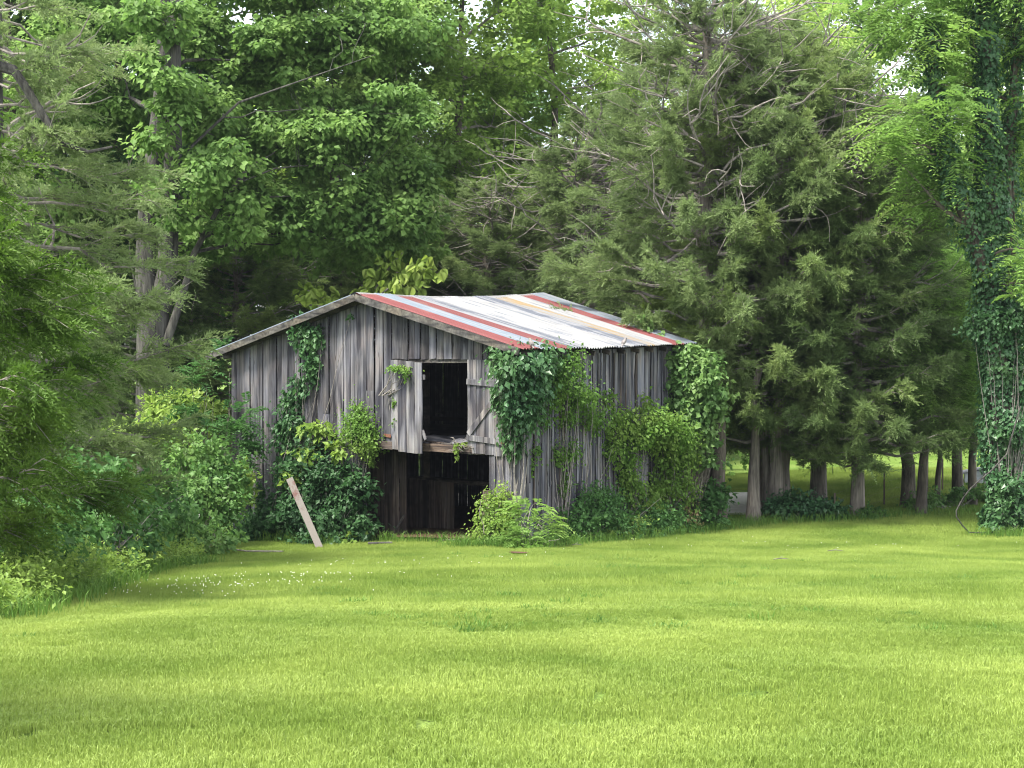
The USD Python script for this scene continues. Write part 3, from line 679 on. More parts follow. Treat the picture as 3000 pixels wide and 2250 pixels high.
blobs = [bl(700, 560, 37.2, 1.5, 1.5, 1.0), bl(880, 600, 38, 1.8, 1.6, 1.0), bl(1060, 640, 38.5, 1.8, 1.5, 1.2), bl(1180, 560, 39, 1.3, 1.3, 1.1), bl(600, 720, 39, .8, 1.0, .6), bl(780, 700, 40.5, 1.2, 1.0, .6), bl(1000, 730, 41, 1.4, 1.0, .6), bl(1160, 740, 41.5, 1.3, 1.0, .9),
         bl(900, 420, 38, 1.9, 1.6, .8), bl(1080, 340, 38, 1.8, 1.6, 1.0), bl(640, 330, 37.0, 1.2, 1.3, .9), bl(740, 190, 38, 1.6, 1.6, .9), bl(950, 130, 38.5, 2.0, 1.6, 1.0), bl(1120, 90, 39, 1.8, 1.6, 1.0), bl(560, 120, 38.5, 1.5, 1.5, .9), bl(820, -60, 38.5, 2.4, 2, 1.0), bl(300, 60, 39, 1.8, 1.6, 1.0), bl(330, 330, 39.5, 1.5, 1.5, .9), bl(440, 170, 34.8, .6, .5, .6), bl(480, 330, 34.8, .5, .5, .6), bl(450, 545, 34.9, .5, .4, .4), bl(520, 640, 35, .45, .4, .35), bl(480, 60, 34.9, .8, .6, .9), bl(520, 260, 34.8, .9, .6, .7), bl(600, 470, 35, .9, .8, .8), bl(430, 430, 35.0, .5, .5, .5), bl(690, 640, 35.5, .8, .8, .5)]
put_tree('maple_tree', 'tall twin-stemmed maple with thick grey trunk left of the barn', 'tree', b0, deciduous(R_(1), trs, blobs, 540, 125, .175, .5, ratio=.85, droop=.6, shell=.55), ('oak_bark', 'oak_bark', 'maple_leaf'))

# --- left cedars
c1 = put_tree('cedar_tree', 'bright green feathery cedar with drooping sprays at the left edge', 'tree', G(-290, 17.5), cedar(R_(2), 6.6, 2.35, .35, .2, 104, 17, 13, plume=.34, blade=.085, bw=.024, droop=.55, rise=.22, top_pow=.52, n_bl=11, bare=.45, low=.5, spread=.36, thick=.45), ('cedar_bark', 'grey_branch', 'cedar_bright_leaf'))
cp = rel  # alias
b2 = G(-10, 26)
lt = [(np.array([[0, 0, -.2], [0, 0, 3], [.1, 0, 5.5], [.0, 0, 8], [.1, 0, 10.5]]), np.array([.30, .24, .2, .15, .05])),
      (np.array([at(-160, 150, 24.4) - b2, at(40, 205, 24.4) - b2, at(75, 255, 24.4) - b2, at(120, 330, 24.4) - b2, at(180, 420, 24.4) - b2, at(260, 445, 24.4) - b2, at(330, 430, 24.4) - b2][::-1]), np.array([.02, .03, .045, .07, .075, .085, .10]))]
w_, l_, f_ = cedar(R_(3), 11.5, 3.4, 1.8, .26, 110, 14, 13, plume=.34, blade=.10, bw=.028, spread=.4, thick=.7, dead=10, droop=.4, rise=.1, top_pow=.4, n_bl=10, bare=.4, trunks=[lt[0]])
mb = MB().add(w_[0], w_[1]).add(*tube(*lt[1], 8))
put_tree('cedar_tree', 'darker cedar behind the bright one with a bent bare limb at upper left', 'tree', b2, (mb.get(), l_, f_), ('oak_bark', 'grey_branch', 'cedar_leaf'))

# --- cedars behind and beside the barn
ca = cedar(R_(4), 15.2, 4.2, 3.4, .38, 140, 17, 19, plume=.33, blade=.115, bw=.029, rise=.26, droop=.2, top_pow=.62, bare=.45, low=.8, n_bl=9, dead=64)
cb = cedar(R_(5), 13, 3.7, 1.75, .22, 130, 16, 19, plume=.33, blade=.115, bw=.030, rise=.2, droop=.25, top_pow=.42, bare=.35, low=.85, n_bl=9, dead=18)
mc = ('cedar_bark', 'grey_branch', 'cedar_leaf'); md = ('cedar_bark', 'grey_branch', 'cedar_dark_leaf')
A = put_tree('cedar_tree', 'tallest cedar behind the barn with bare grey upper trunk', 'tree', G(2066, 39.6), ca, mc)
dup(A, 'cedar_tree', 'cedar with forked bare limbs right of the tallest cedar', 'tree', G(2245, 42.6), 2.1, (.97, .97, .95))
dup(A, 'cedar_tree', 'olive cedar rising behind the middle of the barn roof', 'tree', G(1720, 46), 4.0, (1.0, 1.0, .80))
dup(A, 'cedar_tree', 'olive cedar behind the left part of the ridge', 'tree', G(1440, 47), 1.0, (.95, .95, .66))
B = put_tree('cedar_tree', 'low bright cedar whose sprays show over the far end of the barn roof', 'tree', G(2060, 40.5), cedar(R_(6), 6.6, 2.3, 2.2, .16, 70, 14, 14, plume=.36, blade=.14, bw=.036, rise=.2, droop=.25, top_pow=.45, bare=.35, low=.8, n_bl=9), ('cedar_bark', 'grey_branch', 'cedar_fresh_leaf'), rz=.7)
Cc = put_tree('cedar_tree', 'dark spreading cedar with low branches right of the barn', 'tree', G(2290, 40), cb, md)
dup(Cc, 'cedar_tree', 'dark cedar with pale thin double trunk on the lawn edge', 'tree', G(2515, 39.3), 2.5, (.85, .85, .8))
dup(Cc, 'cedar_tree', 'cedar between the double-trunked cedar and the barn cedars', 'tree', G(2400, 42), 4.2, (1.05, 1.05, 1.0))
dup(Cc, 'cedar_tree', 'dark cedar behind the left slope of the barn roof', 'tree', G(690, 46), .8, (.95, .95, .72))
dup(Cc, 'cedar_tree', 'low dark cedar behind the thick maple trunk', 'tree', G(330, 44), 3.3, (1, 1, .8))
dup(Cc, 'cedar_tree', 'cedar behind the ridge between the maple crown and the olive cedars', 'tree', G(1180, 48), 5.0, (1.0, 1.0, .72))

# --- leafy trees behind
d1 = deciduous(R_(7), [trunk_path(R_(70), 21, .32, (.3, .2))], auto_blobs(R_(71), 22, 4.8, 4, 17), 470, 95, .2, .66)
d2 = deciduous(R_(8), [trunk_path(R_(80), 22, .30, (-.4, .2))], auto_blobs(R_(81), 23, 4.5, 5, 16), 430, 95, .2, .66)
db = ('dark_bark', 'grey_branch', 'bright_leaf'); dm = ('dark_bark', 'grey_branch', 'maple_leaf'); dd = ('dark_bark', 'grey_branch', 'dark_leaf')
E = put_tree('leafy_tree', 'bright yellow-green tree in the top middle behind the maple', 'tree', G(1330, 54), d1, db)
F1 = put_tree('leafy_tree', 'mid green tree rising behind the maple crown', 'tree', G(1000, 51), d2, dm)
K = put_tree('leafy_tree', 'dark green tree behind the left cedars', 'tree', G(330, 47), d1, dd)
dup(E, 'leafy_tree', 'bright green tree behind the olive cedars', 'tree', G(1640, 58), 2.0, (1.05, 1.05, 1.02))
dup(F1, 'leafy_tree', 'mid green tree at the far left edge', 'tree', G(60, 43), 1.0, (1, 1, .95))
dup(K, 'leafy_tree', 'dark green tree between the maple stems', 'tree', G(620, 52), 2.6, (1, 1, 1.03))
dup(E, 'leafy_tree', 'pale green tree behind the forked cedar', 'tree', G(2260, 60), 3.0, (1, 1, .88))
dup(F1, 'leafy_tree', 'mid green tree behind the right cedars', 'tree', G(2520, 70), 4.0, (1.1, 1.1, 1.05))
dup(E, 'leafy_tree', 'pale green tree behind the ivy-clad trunks', 'tree', G(2840, 76), 5.1, (1.1, 1.1, 1.0))
dup(F1, 'leafy_tree', 'mid green tree at the far right edge', 'tree', G(3120, 64), 5.5, (1, 1, 1.0))
dup(F1, 'leafy_tree', 'yard tree beside the near left part of the lawn', 'tree', (-7.0, 5.6, float(ground_z(-7.0, 5.6))), 2.2, (.44, .44, .42))
far = [(-150, 60), (150, 62), (520, 66), (860, 64), (1150, 68), (1500, 72), (1900, 70), (2150, 76), (2420, 95), (2640, 105), (2820, 98), (3020, 92), (3200, 80), (2720, 120), (2950, 118)]
for i, (px, y) in enumerate(far):
    dup((E, F1, K)[i % 3], 'far_tree', 'far green tree closing the view behind the nearer trees', 'tree', G(px, y), i * 1.7, (1.2, 1.2, .70 + .09 * (i % 3)), group='trees closing the view at the back')

# --- big-leaved sapling behind the left end of the ridge, every leaf its own piece
rg = R_(9); b9 = G(960, 40.2)
sap = thing('bigleaf_sapling', 'sapling with big pale leaves above the left roof slope', 'tree', b9)
stems = [[(965, 1500), (985, 1000), (960, 880), (900, 850)], [(1005, 1000), (1060, 880), (1090, 790)], [(1060, 900), (1160, 830), (1230, 790), (1270, 790)], [(1090, 860), (1150, 770), (1180, 740)], [(960, 900), (880, 890), (850, 900)], [(1160, 850), (1250, 840)]]
mb = MB(); lp, ld = [], []
for sidx, sline in enumerate(stems):
    P = np.array([at(x, y, 40.2 - .3 * (sidx % 3)) - b9 for x, y in sline]); mb.add(*tube(P, np.linspace(.06 if sidx == 0 else .03, .01, len(P)), 5))
    Q = P[1:] if sidx == 0 else P
    for a, b in zip(Q[:-1], Q[1:]):
        for t in np.linspace(0, 1, 8):
            for r in range(5):
                lp.append(a + (b - a) * t + rg.normal(0, .16, 3)); ld.append([rg.normal(0, .6), rg.normal(0, .6), -rg.uniform(.3, 1.0)])
obj('stem', mb.get(), 'pale_stick', sap)
lp, ld = np.array(lp), np.array(ld); keep = np.array([(p + b9)[2] > float(roof_z(5, 3)) - .3 for p in lp]); lp, ld = lp[keep][:300], ld[keep][:300]
for p, d in zip(lp, ld):
    Lg = rg.uniform(.22, .36)
    d = unit(d); nrm = unit(np.array([0, -.6, .6]) + rg.normal(0, .5, 3)); s = unit(np.cross(d, nrm)); nn = np.cross(s, d)
    ks = [(0, 0), (.12, .3), (.35, .46), (.65, .34), (1, 0)]
    v = [p + d * Lg * k - nn * Lg * .25 * k * k for k, w in ks] + [p + d * Lg * k + s * Lg * w - nn * Lg * (.25 * k * k - .12 * w) for k, w in ks[1:4]] + [p + d * Lg * k - s * Lg * w - nn * Lg * (.25 * k * k - .12 * w) for k, w in ks[1:4]]
    f = []
    for o in (5, 8): f += [[0, 1, o], [1, 2, o + 1], [1, o + 1, o], [2, 3, o + 2], [2, o + 2, o + 1], [3, 4, o + 2]]
    obj('leaf', (np.array(v), np.array(f)), 'bigleaf_leaf', sap, smooth=True)

# --- right: drooping compound-leaved trees with ivy-clad trunks
bw_ = G(2955, 36.3)
def rr_(px, py, y): return at(px, py, y) - bw_
tr1 = (np.array([[0, 0, -.2], [0, 0, .6], rr_(2935, 1200, 36.3), rr_(2908, 900, 36.3), rr_(2897, 600, 36.3), rr_(2885, 300, 36.3), rr_(2890, 0, 36.3), rr_(2900, -250, 36.3)]), np.array([.36, .28, .24, .22, .19, .16, .12, .05]))
tr2 = (np.array([rr_(2985, 1450, 36.6), rr_(2975, 1150, 36.7), rr_(2960, 900, 36.8), rr_(2950, 500, 36.8), rr_(2975, 200, 36.9), rr_(2990, -150, 37)]), np.array([.16, .17, .16, .13, .10, .05]))
tr3 = (np.array([rr_(2905, 850, 36.2), rr_(2820, 600, 36), rr_(2760, 450, 36), rr_(2740, 250, 35.9), rr_(2720, 50, 35.9)]), np.array([.17, .15, .13, .10, .06]))
tr4 = (np.array([rr_(2895, 690, 36.2), rr_(2800, 640, 36), rr_(2740, 590, 35.9), rr_(2715, 560, 35.8)]), np.array([.07, .06, .05, .03]))
def wl(px, py, y, rx, ry, rz): return (rr_(px, py, y), (rx, ry, rz))
wb = [wl(2740, 330, 35.5, 1.1, 1, .7), wl(2640, 420, 35.6, .9, 1, .7), wl(2800, 250, 37.6, 1, 1, .6), wl(2700, 120, 36, 1.2, 1.2, .8), wl(2860, 60, 37.8, 1.3, 1.2, .7), wl(2620, 20, 36.5, 1.3, 1, .7), wl(3030, 380, 36.8, .8, 1, .9), wl(2730, 490, 36.6, 1.0, 1, .7), wl(3010, 730, 35.2, .6, .8, .6), wl(2995, 830, 35.4, .4, .8, .5), wl(2720, 560, 36.6, 1.1, 1, .6), wl(3030, 120, 37, 1, 1, 1), wl(2820, -80, 36, 2, 1.5, .8)]
wn = deciduous(R_(12), [tr1, tr2, tr3, tr4], wb, 190, 13, .17, .60, kind='pinnate', ratio=.36)
put_tree('walnut_tree', 'walnut with drooping compound leaves and ivy-clad trunks at the right edge', 'tree', bw_, wn, ('dark_bark', 'dark_bark', 'walnut_leaf'))

def ivy_on(rng, paths, n, thick, size, mt):
    P, Nn = [], []
    for path, rad, w in paths:
        path = np.asarray(path); k = int(n * w); t = rng.random(k) * (len(path) - 1); i = np.minimum(t.astype(int), len(path) - 2); fr = (t - i)[:, None]
        c = path[i] + (path[i + 1] - path[i]) * fr; r = (rad[i] + (rad[i + 1] - rad[i]) * fr[:, 0])
        a = rng.random(k) * 2 * PI; d = np.stack([np.cos(a), np.sin(a), 0 * a], 1)
        lump = meshkit.noise(c * 1.3 + d * 1.2, 3)
        P.append(c + d * (r + thick * lump ** 1.5 * rng.random(k) ** .5)[:, None]); Nn.append(d)
    P, Nn = np.vstack(P), np.vstack(Nn); n = len(P)
    A_ = unit(np.array([0, 0, -1.0]) + Nn * .35 + rng.normal(0, .45, (n, 3))); sz = size * rng.uniform(.6, 1.2, n)
    return leaves(P, A_, Nn + [0, 0, .5] + rng.normal(0, .35, (n, 3)), sz, sz * .9)
rv = R_(13)
wr = [(np.array([*tr1[0]]) + bw_, tr1[1], .75), (tr2[0] + bw_, tr2[1], .2), (tr3[0] + bw_, tr3[1], .15)]
fat = [(p, np.where(np.arange(len(r)) < 3, r * 1.25, r), w) for p, r, w in wr]
stv = MB()
for p, r, w in wr:
    for k in range(3):
        off = np.stack([np.cos(k * 2.1 + np.arange(len(p)) * .5), np.sin(k * 2.1 + np.arange(len(p)) * .5), 0 * np.arange(len(p))], 1) * (np.asarray(r)[:, None] + .02)
        stv.add(*tube(p + off, .025, 5))
iv = thing('ivy', 'dark ivy coating the walnut trunks at the right edge', 'ivy')
obj('stem', stv.get(), 'dark_bark', iv, kind='stuff'); obj('foliage', ivy_on(rv, fat, 24000, .58, .115, None), 'ivy_leaf', iv, kind='stuff')

# hedge of dark vines across the ivy-clad trunk at mid height
def blob_points(rng, blobs, n, power=.4, per=26):
    """points gathered in small sprays through the blobs, denser near their surface"""
    vol = np.array([np.prod(r) ** .75 for _, r in blobs]); cnt = (n * vol / vol.sum()).astype(int) + 1
    P, D = [], []
    for (c, r), m in zip(blobs, cnt):
        r = np.asarray(r); k = max(3, int(m / per)); d = sph(rng, k); cc = np.asarray(c) + d * (rng.random((k, 1)) ** power * rng.uniform(.8, 1.28, (k, 1))) * r
        i = rng.integers(0, k, m); sg = np.minimum(.13, r * .42)
        P.append(cc[i] + rng.normal(0, 1, (m, 3)) * sg * rng.uniform(.5, 1.2, (k, 1))[i]); D.append(unit(d[i] + rng.normal(0, .35, (m, 3))))
    return np.vstack(P), np.vstack(D)
def plant(name, label, cat, rng, blobs, n, size, mt, root=None, stems=14, ratio=.7, droop=.5, up=.7, kind='leaf', base=None, power=.4, stem_mat='grey_branch', out=.5, frond=.45, pick=0):
    """a bush or vine: leaves through the blobs, stems from the roots to the blobs"""
    o = np.mean([b[0] for b in blobs], 0); o = np.array([o[0], o[1], float(ground_z(o[0], o[1]))]) if base is None else np.asarray(base, float)
    t = thing(name, label, cat, o)
    lb = [(np.asarray(c) - o, r) for c, r in blobs]; m = MB()
    roots = [np.asarray(r) - o for r in (root or [o])]
    pts, _ = blob_points(rng, lb, max(stems, len(lb)), .6)
    for p in pts:
        r0 = min(roots, key=lambda r: np.linalg.norm((r - p)[:2])) + rng.normal(0, .12, 3) * [1, 1, 0] + [0, 0, -.05]
        m.add(*tube(curve(r0, p, rng.normal(0, .08, 3), 6, rng, .03), np.linspace(.014, .004, 6), 4))
    obj('stem', m.get(), stem_mat, t, kind='stuff')
    P, D = blob_points(rng, lb, n, power); k = len(P)
    if kind == 'leaf':
        A_ = unit(D * out + rng.normal(0, .5, (k, 3)) + [0, 0, -droop]); sz = size * np.clip(rng.lognormal(-.12, .33, k), .4, 1.7)
        fol = leaves(P, A_, unit(D * .6 + [0, 0, up] + rng.normal(0, .4, (k, 3))), sz, sz * ratio)
    else:
        fol = pinnate(rng, P, D * [1, 1, .4] + rng.normal(0, .3, (k, 3)) + [0, 0, .25], frond * rng.uniform(.7, 1.2, k), 8, size, ratio, droop)
    if pick:      # the large leaves nearest the viewer one by one, the rest together
        v, f = fol; nl = len(v) // 4; c = v.reshape(nl, 4, 3).mean(1) + o; dist = np.linalg.norm(c - [0, 0, ZC], axis=1)
        front = np.argsort(dist)[:int(nl * .4)]; ch = rng.choice(front, min(pick, len(front)), replace=False); rest = np.setdiff1d(np.arange(nl), ch); v4 = v.reshape(nl, 4, 3)
        for k in ch: obj('leaf', (v4[k], np.array([[0, 1, 2], [0, 2, 3]])), mt, t)
        vr = v4[rest].reshape(-1, 3); i4 = np.arange(len(rest))[:, None] * 4
        fol = vr, np.stack([i4 + [[0, 1, 2]], i4 + [[0, 2, 3]]], 1).reshape(-1, 3)
    obj('foliage', fol, mt, t, kind='stuff')
    return t
def pb(px, py, y, rx, ry, rz): return (at(px, py, y), (rx, ry, rz))
def fb(px, py, o, rx, rz, ro=.12):
    s, z, p = front_sz(px, py, o); return (p, (rx, ro + rx * .25, rz))
def sb(px, py, o, rt, rz, ro=.15):
    t, z, p = side_tz(px, py, o); return (p, (rt * .7 + ro * .5, rt * .75, rz))
PX = 1 / 135.0

plant('vine_tangle', 'dark vine thicket hanging across the ivy trunk beside the lawn', 'vine', R_(14), [pb(2890, 960, 36.2, .5, .6, .3), pb(2950, 935, 35.9, .6, .6, .3), pb(3010, 940, 35.8, .7, .6, .4), pb(2985, 1100, 36.1, .25, .4, .5), pb(2965, 1260, 35.9, .3, .45, .5), pb(2975, 1430, 35.7, .4, .5, .5), pb(2965, 1500, 35.5, .40, .4, .3), pb(2935, 1530, 35.4, .3, .3, .12)], 6500, .115, 'ivy_leaf', stems=24)

# small trees and trunks by the fence at the back right
sp = deciduous(R_(15), [trunk_path(R_(150), 6.2, .16, (.2, .1), .08)], auto_blobs(R_(151), 6.4, 1.55, 2.2, 11), 190, 12, .13, .55, kind='pinnate', ratio=.38)
S1 = put_tree('walnut_sapling', 'small walnut with light fronds left of the ivy-clad trunk', 'tree', G(2700, 39.5), sp, ('dark_bark', 'dark_bark', 'walnut_leaf'))
dup(S1, 'walnut_sapling', 'stout forked tree trunk in front of the wire fence', 'tree', G(2664, 41), 1.5, (1.5, 1.4, .95))
dup(S1, 'walnut_sapling', 'slim dark trunk left of the grey hutch', 'tree', G(2812, 43), 3.0, (1.1, 1.1, 1.15))
dup(S1, 'walnut_sapling', 'dark trunk close beside the grey hutch', 'tree', G(2852, 41.5), 4.5, (.85, .85, 1.1))
dup(S1, 'walnut_sapling', 'leaning pale trunk between two fence posts', 'tree', G(2748, 41.5), 5.5, (.6, .6, .7))
for i, px in enumerate((2208, 2248, 2272, 2308, 2102)):
    pth, rd = trunk_path(R_(160 + i), 4.2, (.2, .13, .24, .13, .27)[i], (.1 * (-1) ** i, .1), .05, 7, 1.0)
    rd = np.maximum(rd, .09)
    obj('dead_trunk', tube(G(px, (38.6, 39.6, 39.2, 40, 37.4)[i]) + pth, rd, 11), 'cedar_bark' if i != 4 else 'dark_bark', smooth=True,
        label=('pale cedar trunk standing at the gravel drive', 'thin trunk second from the gravel drive', 'broad pale trunk with hanging dead twigs', 'thin trunk above the dark bush', 'dark trunk against the barn corner trunk')[i], cat='tree trunk')

# ------------------------------------------------------------------ vines and shrubs on and around the barn
g0 = lambda s, t: wp(s, t, gz_at(wp(s, t, 0)))
plant('creeper', 'dark creeper climbing the left half of the barn front to the eave', 'vine', R_(20),
      [fb(905, 985, .05, .36, .38, .05), fb(935, 1000, .05, .20, .30, .05), fb(922, 1080, .05, .24, .45, .04), fb(880, 1135, .05, .22, .25, .04), fb(868, 1200, .05, .34, .42, .05), fb(855, 1270, .06, .34, .40, .06), fb(1030, 925, .04, .06, .08, .02)], 4800, .11, 'creeper_leaf', pick=280, root=[g0(6.4, -.1)], droop=1.0, up=.1, out=.6, power=.5)
plant('honeysuckle', 'round honeysuckle clump on the barn front left of the loft door', 'vine', R_(21),
      [fb(1055, 1235, .12, .34, .30, .18), fb(1070, 1275, .14, .38, .30, .2), fb(1030, 1270, .1, .26, .28, .15), fb(1090, 1315, .12, .26, .14, .14), fb(1085, 1350, .08, .12, .16, .08), fb(1050, 1200, .06, .2, .12, .06)], 5200, .065, 'honeysuckle_leaf', root=[g0(4.6, -.1)], droop=.5)
plant('honeysuckle', 'sprig of honeysuckle over the top of the left loft door', 'vine', R_(22), [fb(1180, 1082, .2, .26, .10, .06), fb(1160, 1075, .15, .2, .07, .05), fb(1200, 1100, .22, .1, .1, .04), fb(1150, 1190, .1, .06, .12, .03), fb(1155, 1235, .1, .05, .08, .03)], 700, .06, 'honeysuckle_leaf', root=[fm(3.6, .05, 3.2)], stems=8)
plant('vine_sprig', 'sprig of round leaves dangling from the loft beam', 'vine', R_(23), [fb(1355, 1300, .1, .16, .06, .04), fb(1335, 1318, .1, .07, .12, .04)], 130, .075, 'weed_leaf', root=[fm(1.4, .08, 2.15)], stems=7)
plant('ivy', 'dark ivy mass over the front right corner of the barn beside the right loft door', 'ivy', R_(24),
      [fb(1478, 1050, .10, .34, .24, .1), fb(1510, 1100, .16, .40, .45, .14), fb(1520, 1190, .16, .32, .45, .12), fb(1500, 1260, .1, .22, .28, .08), fb(1515, 1300, .06, .16, .3, .05), sb(1580, 1050, .14, .45, .26), sb(1560, 1120, .14, .35, .4), sb(1550, 1200, .1, .28, .4), (wp(.05, -.1, 3.9), (.5, .4, .25)), fb(1460, 1180, .1, .10, .5, .06)], 8200, .112, 'ivy_leaf', pick=280, root=[g0(.1, -.1)], droop=1.0, up=.2, out=.7, power=.55)
plant('honeysuckle', 'yellow-green honeysuckle sprawling over the near half of the side wall', 'vine', R_(25),
      [sb(1670, 1050, .14, .45, .25), sb(1640, 1090, .14, .4, .3), sb(1665, 1135, .2, .6, .32), sb(1700, 1165, .22, .6, .3), sb(1725, 1215, .14, .45, .3), sb(1650, 1225, .12, .45, .22), sb(1620, 1170, .1, .3, .3), sb(1745, 1245, .08, .22, .25), sb(1625, 1330, .06, .25, .3), sb(1660, 1310, .08, .3, .3), sb(1645, 1400, .06, .2, .3), sb(1590, 1200, .08, .16, .4), sb(1560, 1330, .06, .1, .4)], 7200, .07, 'honeysuckle_leaf', root=[g0(-.1, 1.4), g0(-.1, 2.2)], droop=.6)
plant('vine_tangle', 'thick arching mound of vines on the far half of the side wall', 'vine', R_(26),
      [sb(1890, 1240, .32, .8, .32, .3), sb(1945, 1270, .4, .8, .4, .35), sb(1975, 1330, .4, .6, .5, .3), sb(1855, 1270, .24, .5, .35, .2), sb(1800, 1240, .12, .35, .35), sb(1785, 1310, .1, .3, .5), sb(1830, 1340, .16, .35, .5), sb(1835, 1420, .14, .35, .5), sb(1960, 1420, .26, .7, .5, .2), sb(1890, 1460, .2, .6, .45), sb(1770, 1180, .06, .18, .2), sb(1885, 1180, .1, .2, .2)], 14000, .085, 'honeysuckle_leaf', root=[g0(-.2, 4.4), g0(-.2, 5.8), g0(-.1, 3.6)], droop=.6)
plant('vine_tangle', 'broad-leaved vine bulging from the far right barn corner above the trunk', 'vine', R_(27),
      [pb(2000, 1045, 36.3, .40, .5, .26), pb(2050, 1055, 36.6, .45, .5, .25), pb(1995, 1110, 36.2, .42, .5, .5), pb(2045, 1130, 36.2, .55, .5, .45), pb(2105, 1140, 36.1, .42, .4, .22), pb(2100, 1195, 36.1, .45, .4, .25), pb(2060, 1090, 35.9, .4, .4, .3), pb(2040, 1210, 36.2, .55, .5, .35), pb(2005, 1210, 36.0, .4, .4, .45), pb(2060, 1270, 36.3, .45, .4, .26), pb(2020, 1310, 36.1, .35, .4, .35), pb(2085, 1350, 36.3, .3, .3, .14), pb(1930, 985, 36.9, .18, .2, .16), pb(1900, 950, 36.9, .1, .2, .22), pb(1885, 925, 37, .08, .1, .12), pb(1975, 1005, 36.9, .22, .2, .1)], 7000, .135, 'vine_leaf', pick=280, root=[g0(-.1, L + .1)], droop=.55, up=.6, ratio=.75, stems=26)

plant('shrub', 'large dark shrub filling the foot of the barn front left of the doorway', 'bush', R_(28),
      [fb(930, 1320, .25, .45, .35, .2), fb(880, 1400, .4, .6, .5, .3), fb(980, 1420, .45, .7, .5, .35), fb(1040, 1440, .35, .45, .5, .25), fb(800, 1500, .5, .6, .5, .4), fb(900, 1510, .6, .8, .55, .4), fb(1010, 1530, .6, .7, .55, .4), fb(760, 1560, .6, .6, .4, .4), fb(960, 1590, .8, .9, .3, .4), fb(1060, 1570, .5, .3, .4, .2), fb(850, 1350, .2, .3, .3, .15), fb(890, 1240, .12, .3, .2, .1)], 12500, .115, 'shrub_dark_leaf', pick=280, root=[g0(5.5, -.5), g0(6.8, -.5), g0(4.8, -.4)], stems=50)
plant('shrub', 'lighter leafy shoots topping the dark shrub on the barn front', 'bush', R_(29), [fb(930, 1265, .3, .36, .16, .15), fb(900, 1330, .5, .3, .12, .15), fb(985, 1310, .4, .25, .15, .1), fb(860, 1400, .6, .22, .12, .1), fb(1030, 1590, .8, .3, .14, .1)], 700, .15, 'weed_leaf', root=[g0(5.6, -.5)], stems=14)
plant('tree_of_heaven', 'young tree of heaven with feathery leaves at the left barn corner', 'tree', R_(30),
      [pb(610, 1190, 35.0, .6, .6, .25), pb(680, 1230, 34.7, .55, .5, .2), pb(560, 1260, 34.5, .7, .6, .3), pb(640, 1300, 34.4, .6, .6, .3), pb(520, 1240, 35, .6, .6, .3), pb(700, 1340, 34.6, .3, .4, .2), pb(600, 1110, 35.5, .35, .4, .4), pb(655, 1060, 36.6, .3, .4, .35)], 330, .15, 'shrub_leaf', kind='pinnate', ratio=.36, stems=22, frond=.6)
plant('shrub', 'broad-leaved bush between the left cedar and the barn corner', 'bush', R_(31),
      [pb(560, 1330, 33.0, .7, .6, .4), pb(640, 1400, 33, .6, .6, .45), pb(540, 1440, 32.0, .8, .6, .5), pb(640, 1490, 32.3, .6, .6, .5), pb(500, 1540, 30, .7, .6, .4), pb(600, 1570, 30.6, .7, .6, .3)], 8200, .115, 'shrub_leaf', pick=280, ratio=.7, stems=34)
plant('shrub', 'pale-topped bush in the thicket left of the barn', 'bush', R_(32), [pb(420, 1280, 33.5, .9, .6, .3), pb(480, 1190, 35, .7, .6, .35), pb(700, 1420, 33.8, .35, .4, .3), pb(560, 1210, 36, .8, .6, .3)], 3200, .14, 'weed_leaf', stems=24, droop=.2)
plant('shrub', 'dense dark bush under the left cedar branches', 'bush', R_(33), [pb(120, 1560, 21, .9, .8, .5), pb(240, 1560, 23, .8, .8, .5), pb(340, 1530, 25, .9, .8, .5), pb(200, 1450, 23, 1.0, .8, .6), pb(430, 1480, 27, .8, .8, .5), pb(60, 1620, 19.5, .6, .8, .4)], 8500, .12, 'shrub_leaf', stems=40)
# weedy fringe along the lawn's left edge: nobody could count it
rw = R_(34); fr = []
for k in range(110):
    t = k / 109; px = 40 + 560 * t + rw.normal(0, 12); y = 14.0 + 13.5 * t ** 1.1; g = G(px - 60 * (1 - t) - rw.uniform(0, 170), y + rw.uniform(0, 1.2))
    fr.append((g + [0, 0, rw.uniform(.15, .42)], (rw.uniform(.2, .4), rw.uniform(.3, .5), rw.uniform(.12, .34))))
P, D = blob_points(rw, fr, 22000, .5); sz = .065 * rw.uniform(.5, 1.35, len(P))
obj('weeds', leaves(P, unit(D * .5 + rw.normal(0, .5, D.shape) + [0, 0, -.1]), unit(D * .4 + [0, 0, .8] + rw.normal(0, .4, D.shape)), sz, sz * .6), 'weed_leaf', kind='stuff', label='low weeds and brambles along the left edge of the lawn', cat='weeds')

plant('shrub', 'low bright bush right of the barn doorway', 'bush', R_(35), [fb(1440, 1500, .35, .28, .35, .2), fb(1430, 1570, .45, .34, .35, .25), fb(1470, 1460, .25, .25, .25, .12), fb(1490, 1540, .4, .3, .4, .2), fb(1410, 1610, .5, .25, .16, .2)], 3600, .075, 'weed_leaf', root=[g0(.5, -.5)], stems=24)
plant('tree_of_heaven', 'bright young sumac with compound leaves in front of the barn corner', 'bush', R_(36), [pb(1540, 1510, 30.2, .34, .4, .2), pb(1590, 1540, 30.2, .30, .4, .2), pb(1560, 1580, 29.9, .42, .4, .22), pb(1610, 1600, 30.0, .3, .3, .16), pb(1520, 1590, 29.9, .3, .3, .2), pb(1570, 1490, 30.3, .25, .3, .14), pb(1550, 1615, 29.8, .3, .3, .12)], 190, .12, 'walnut_leaf', kind='pinnate', ratio=.36, stems=18, frond=.42)
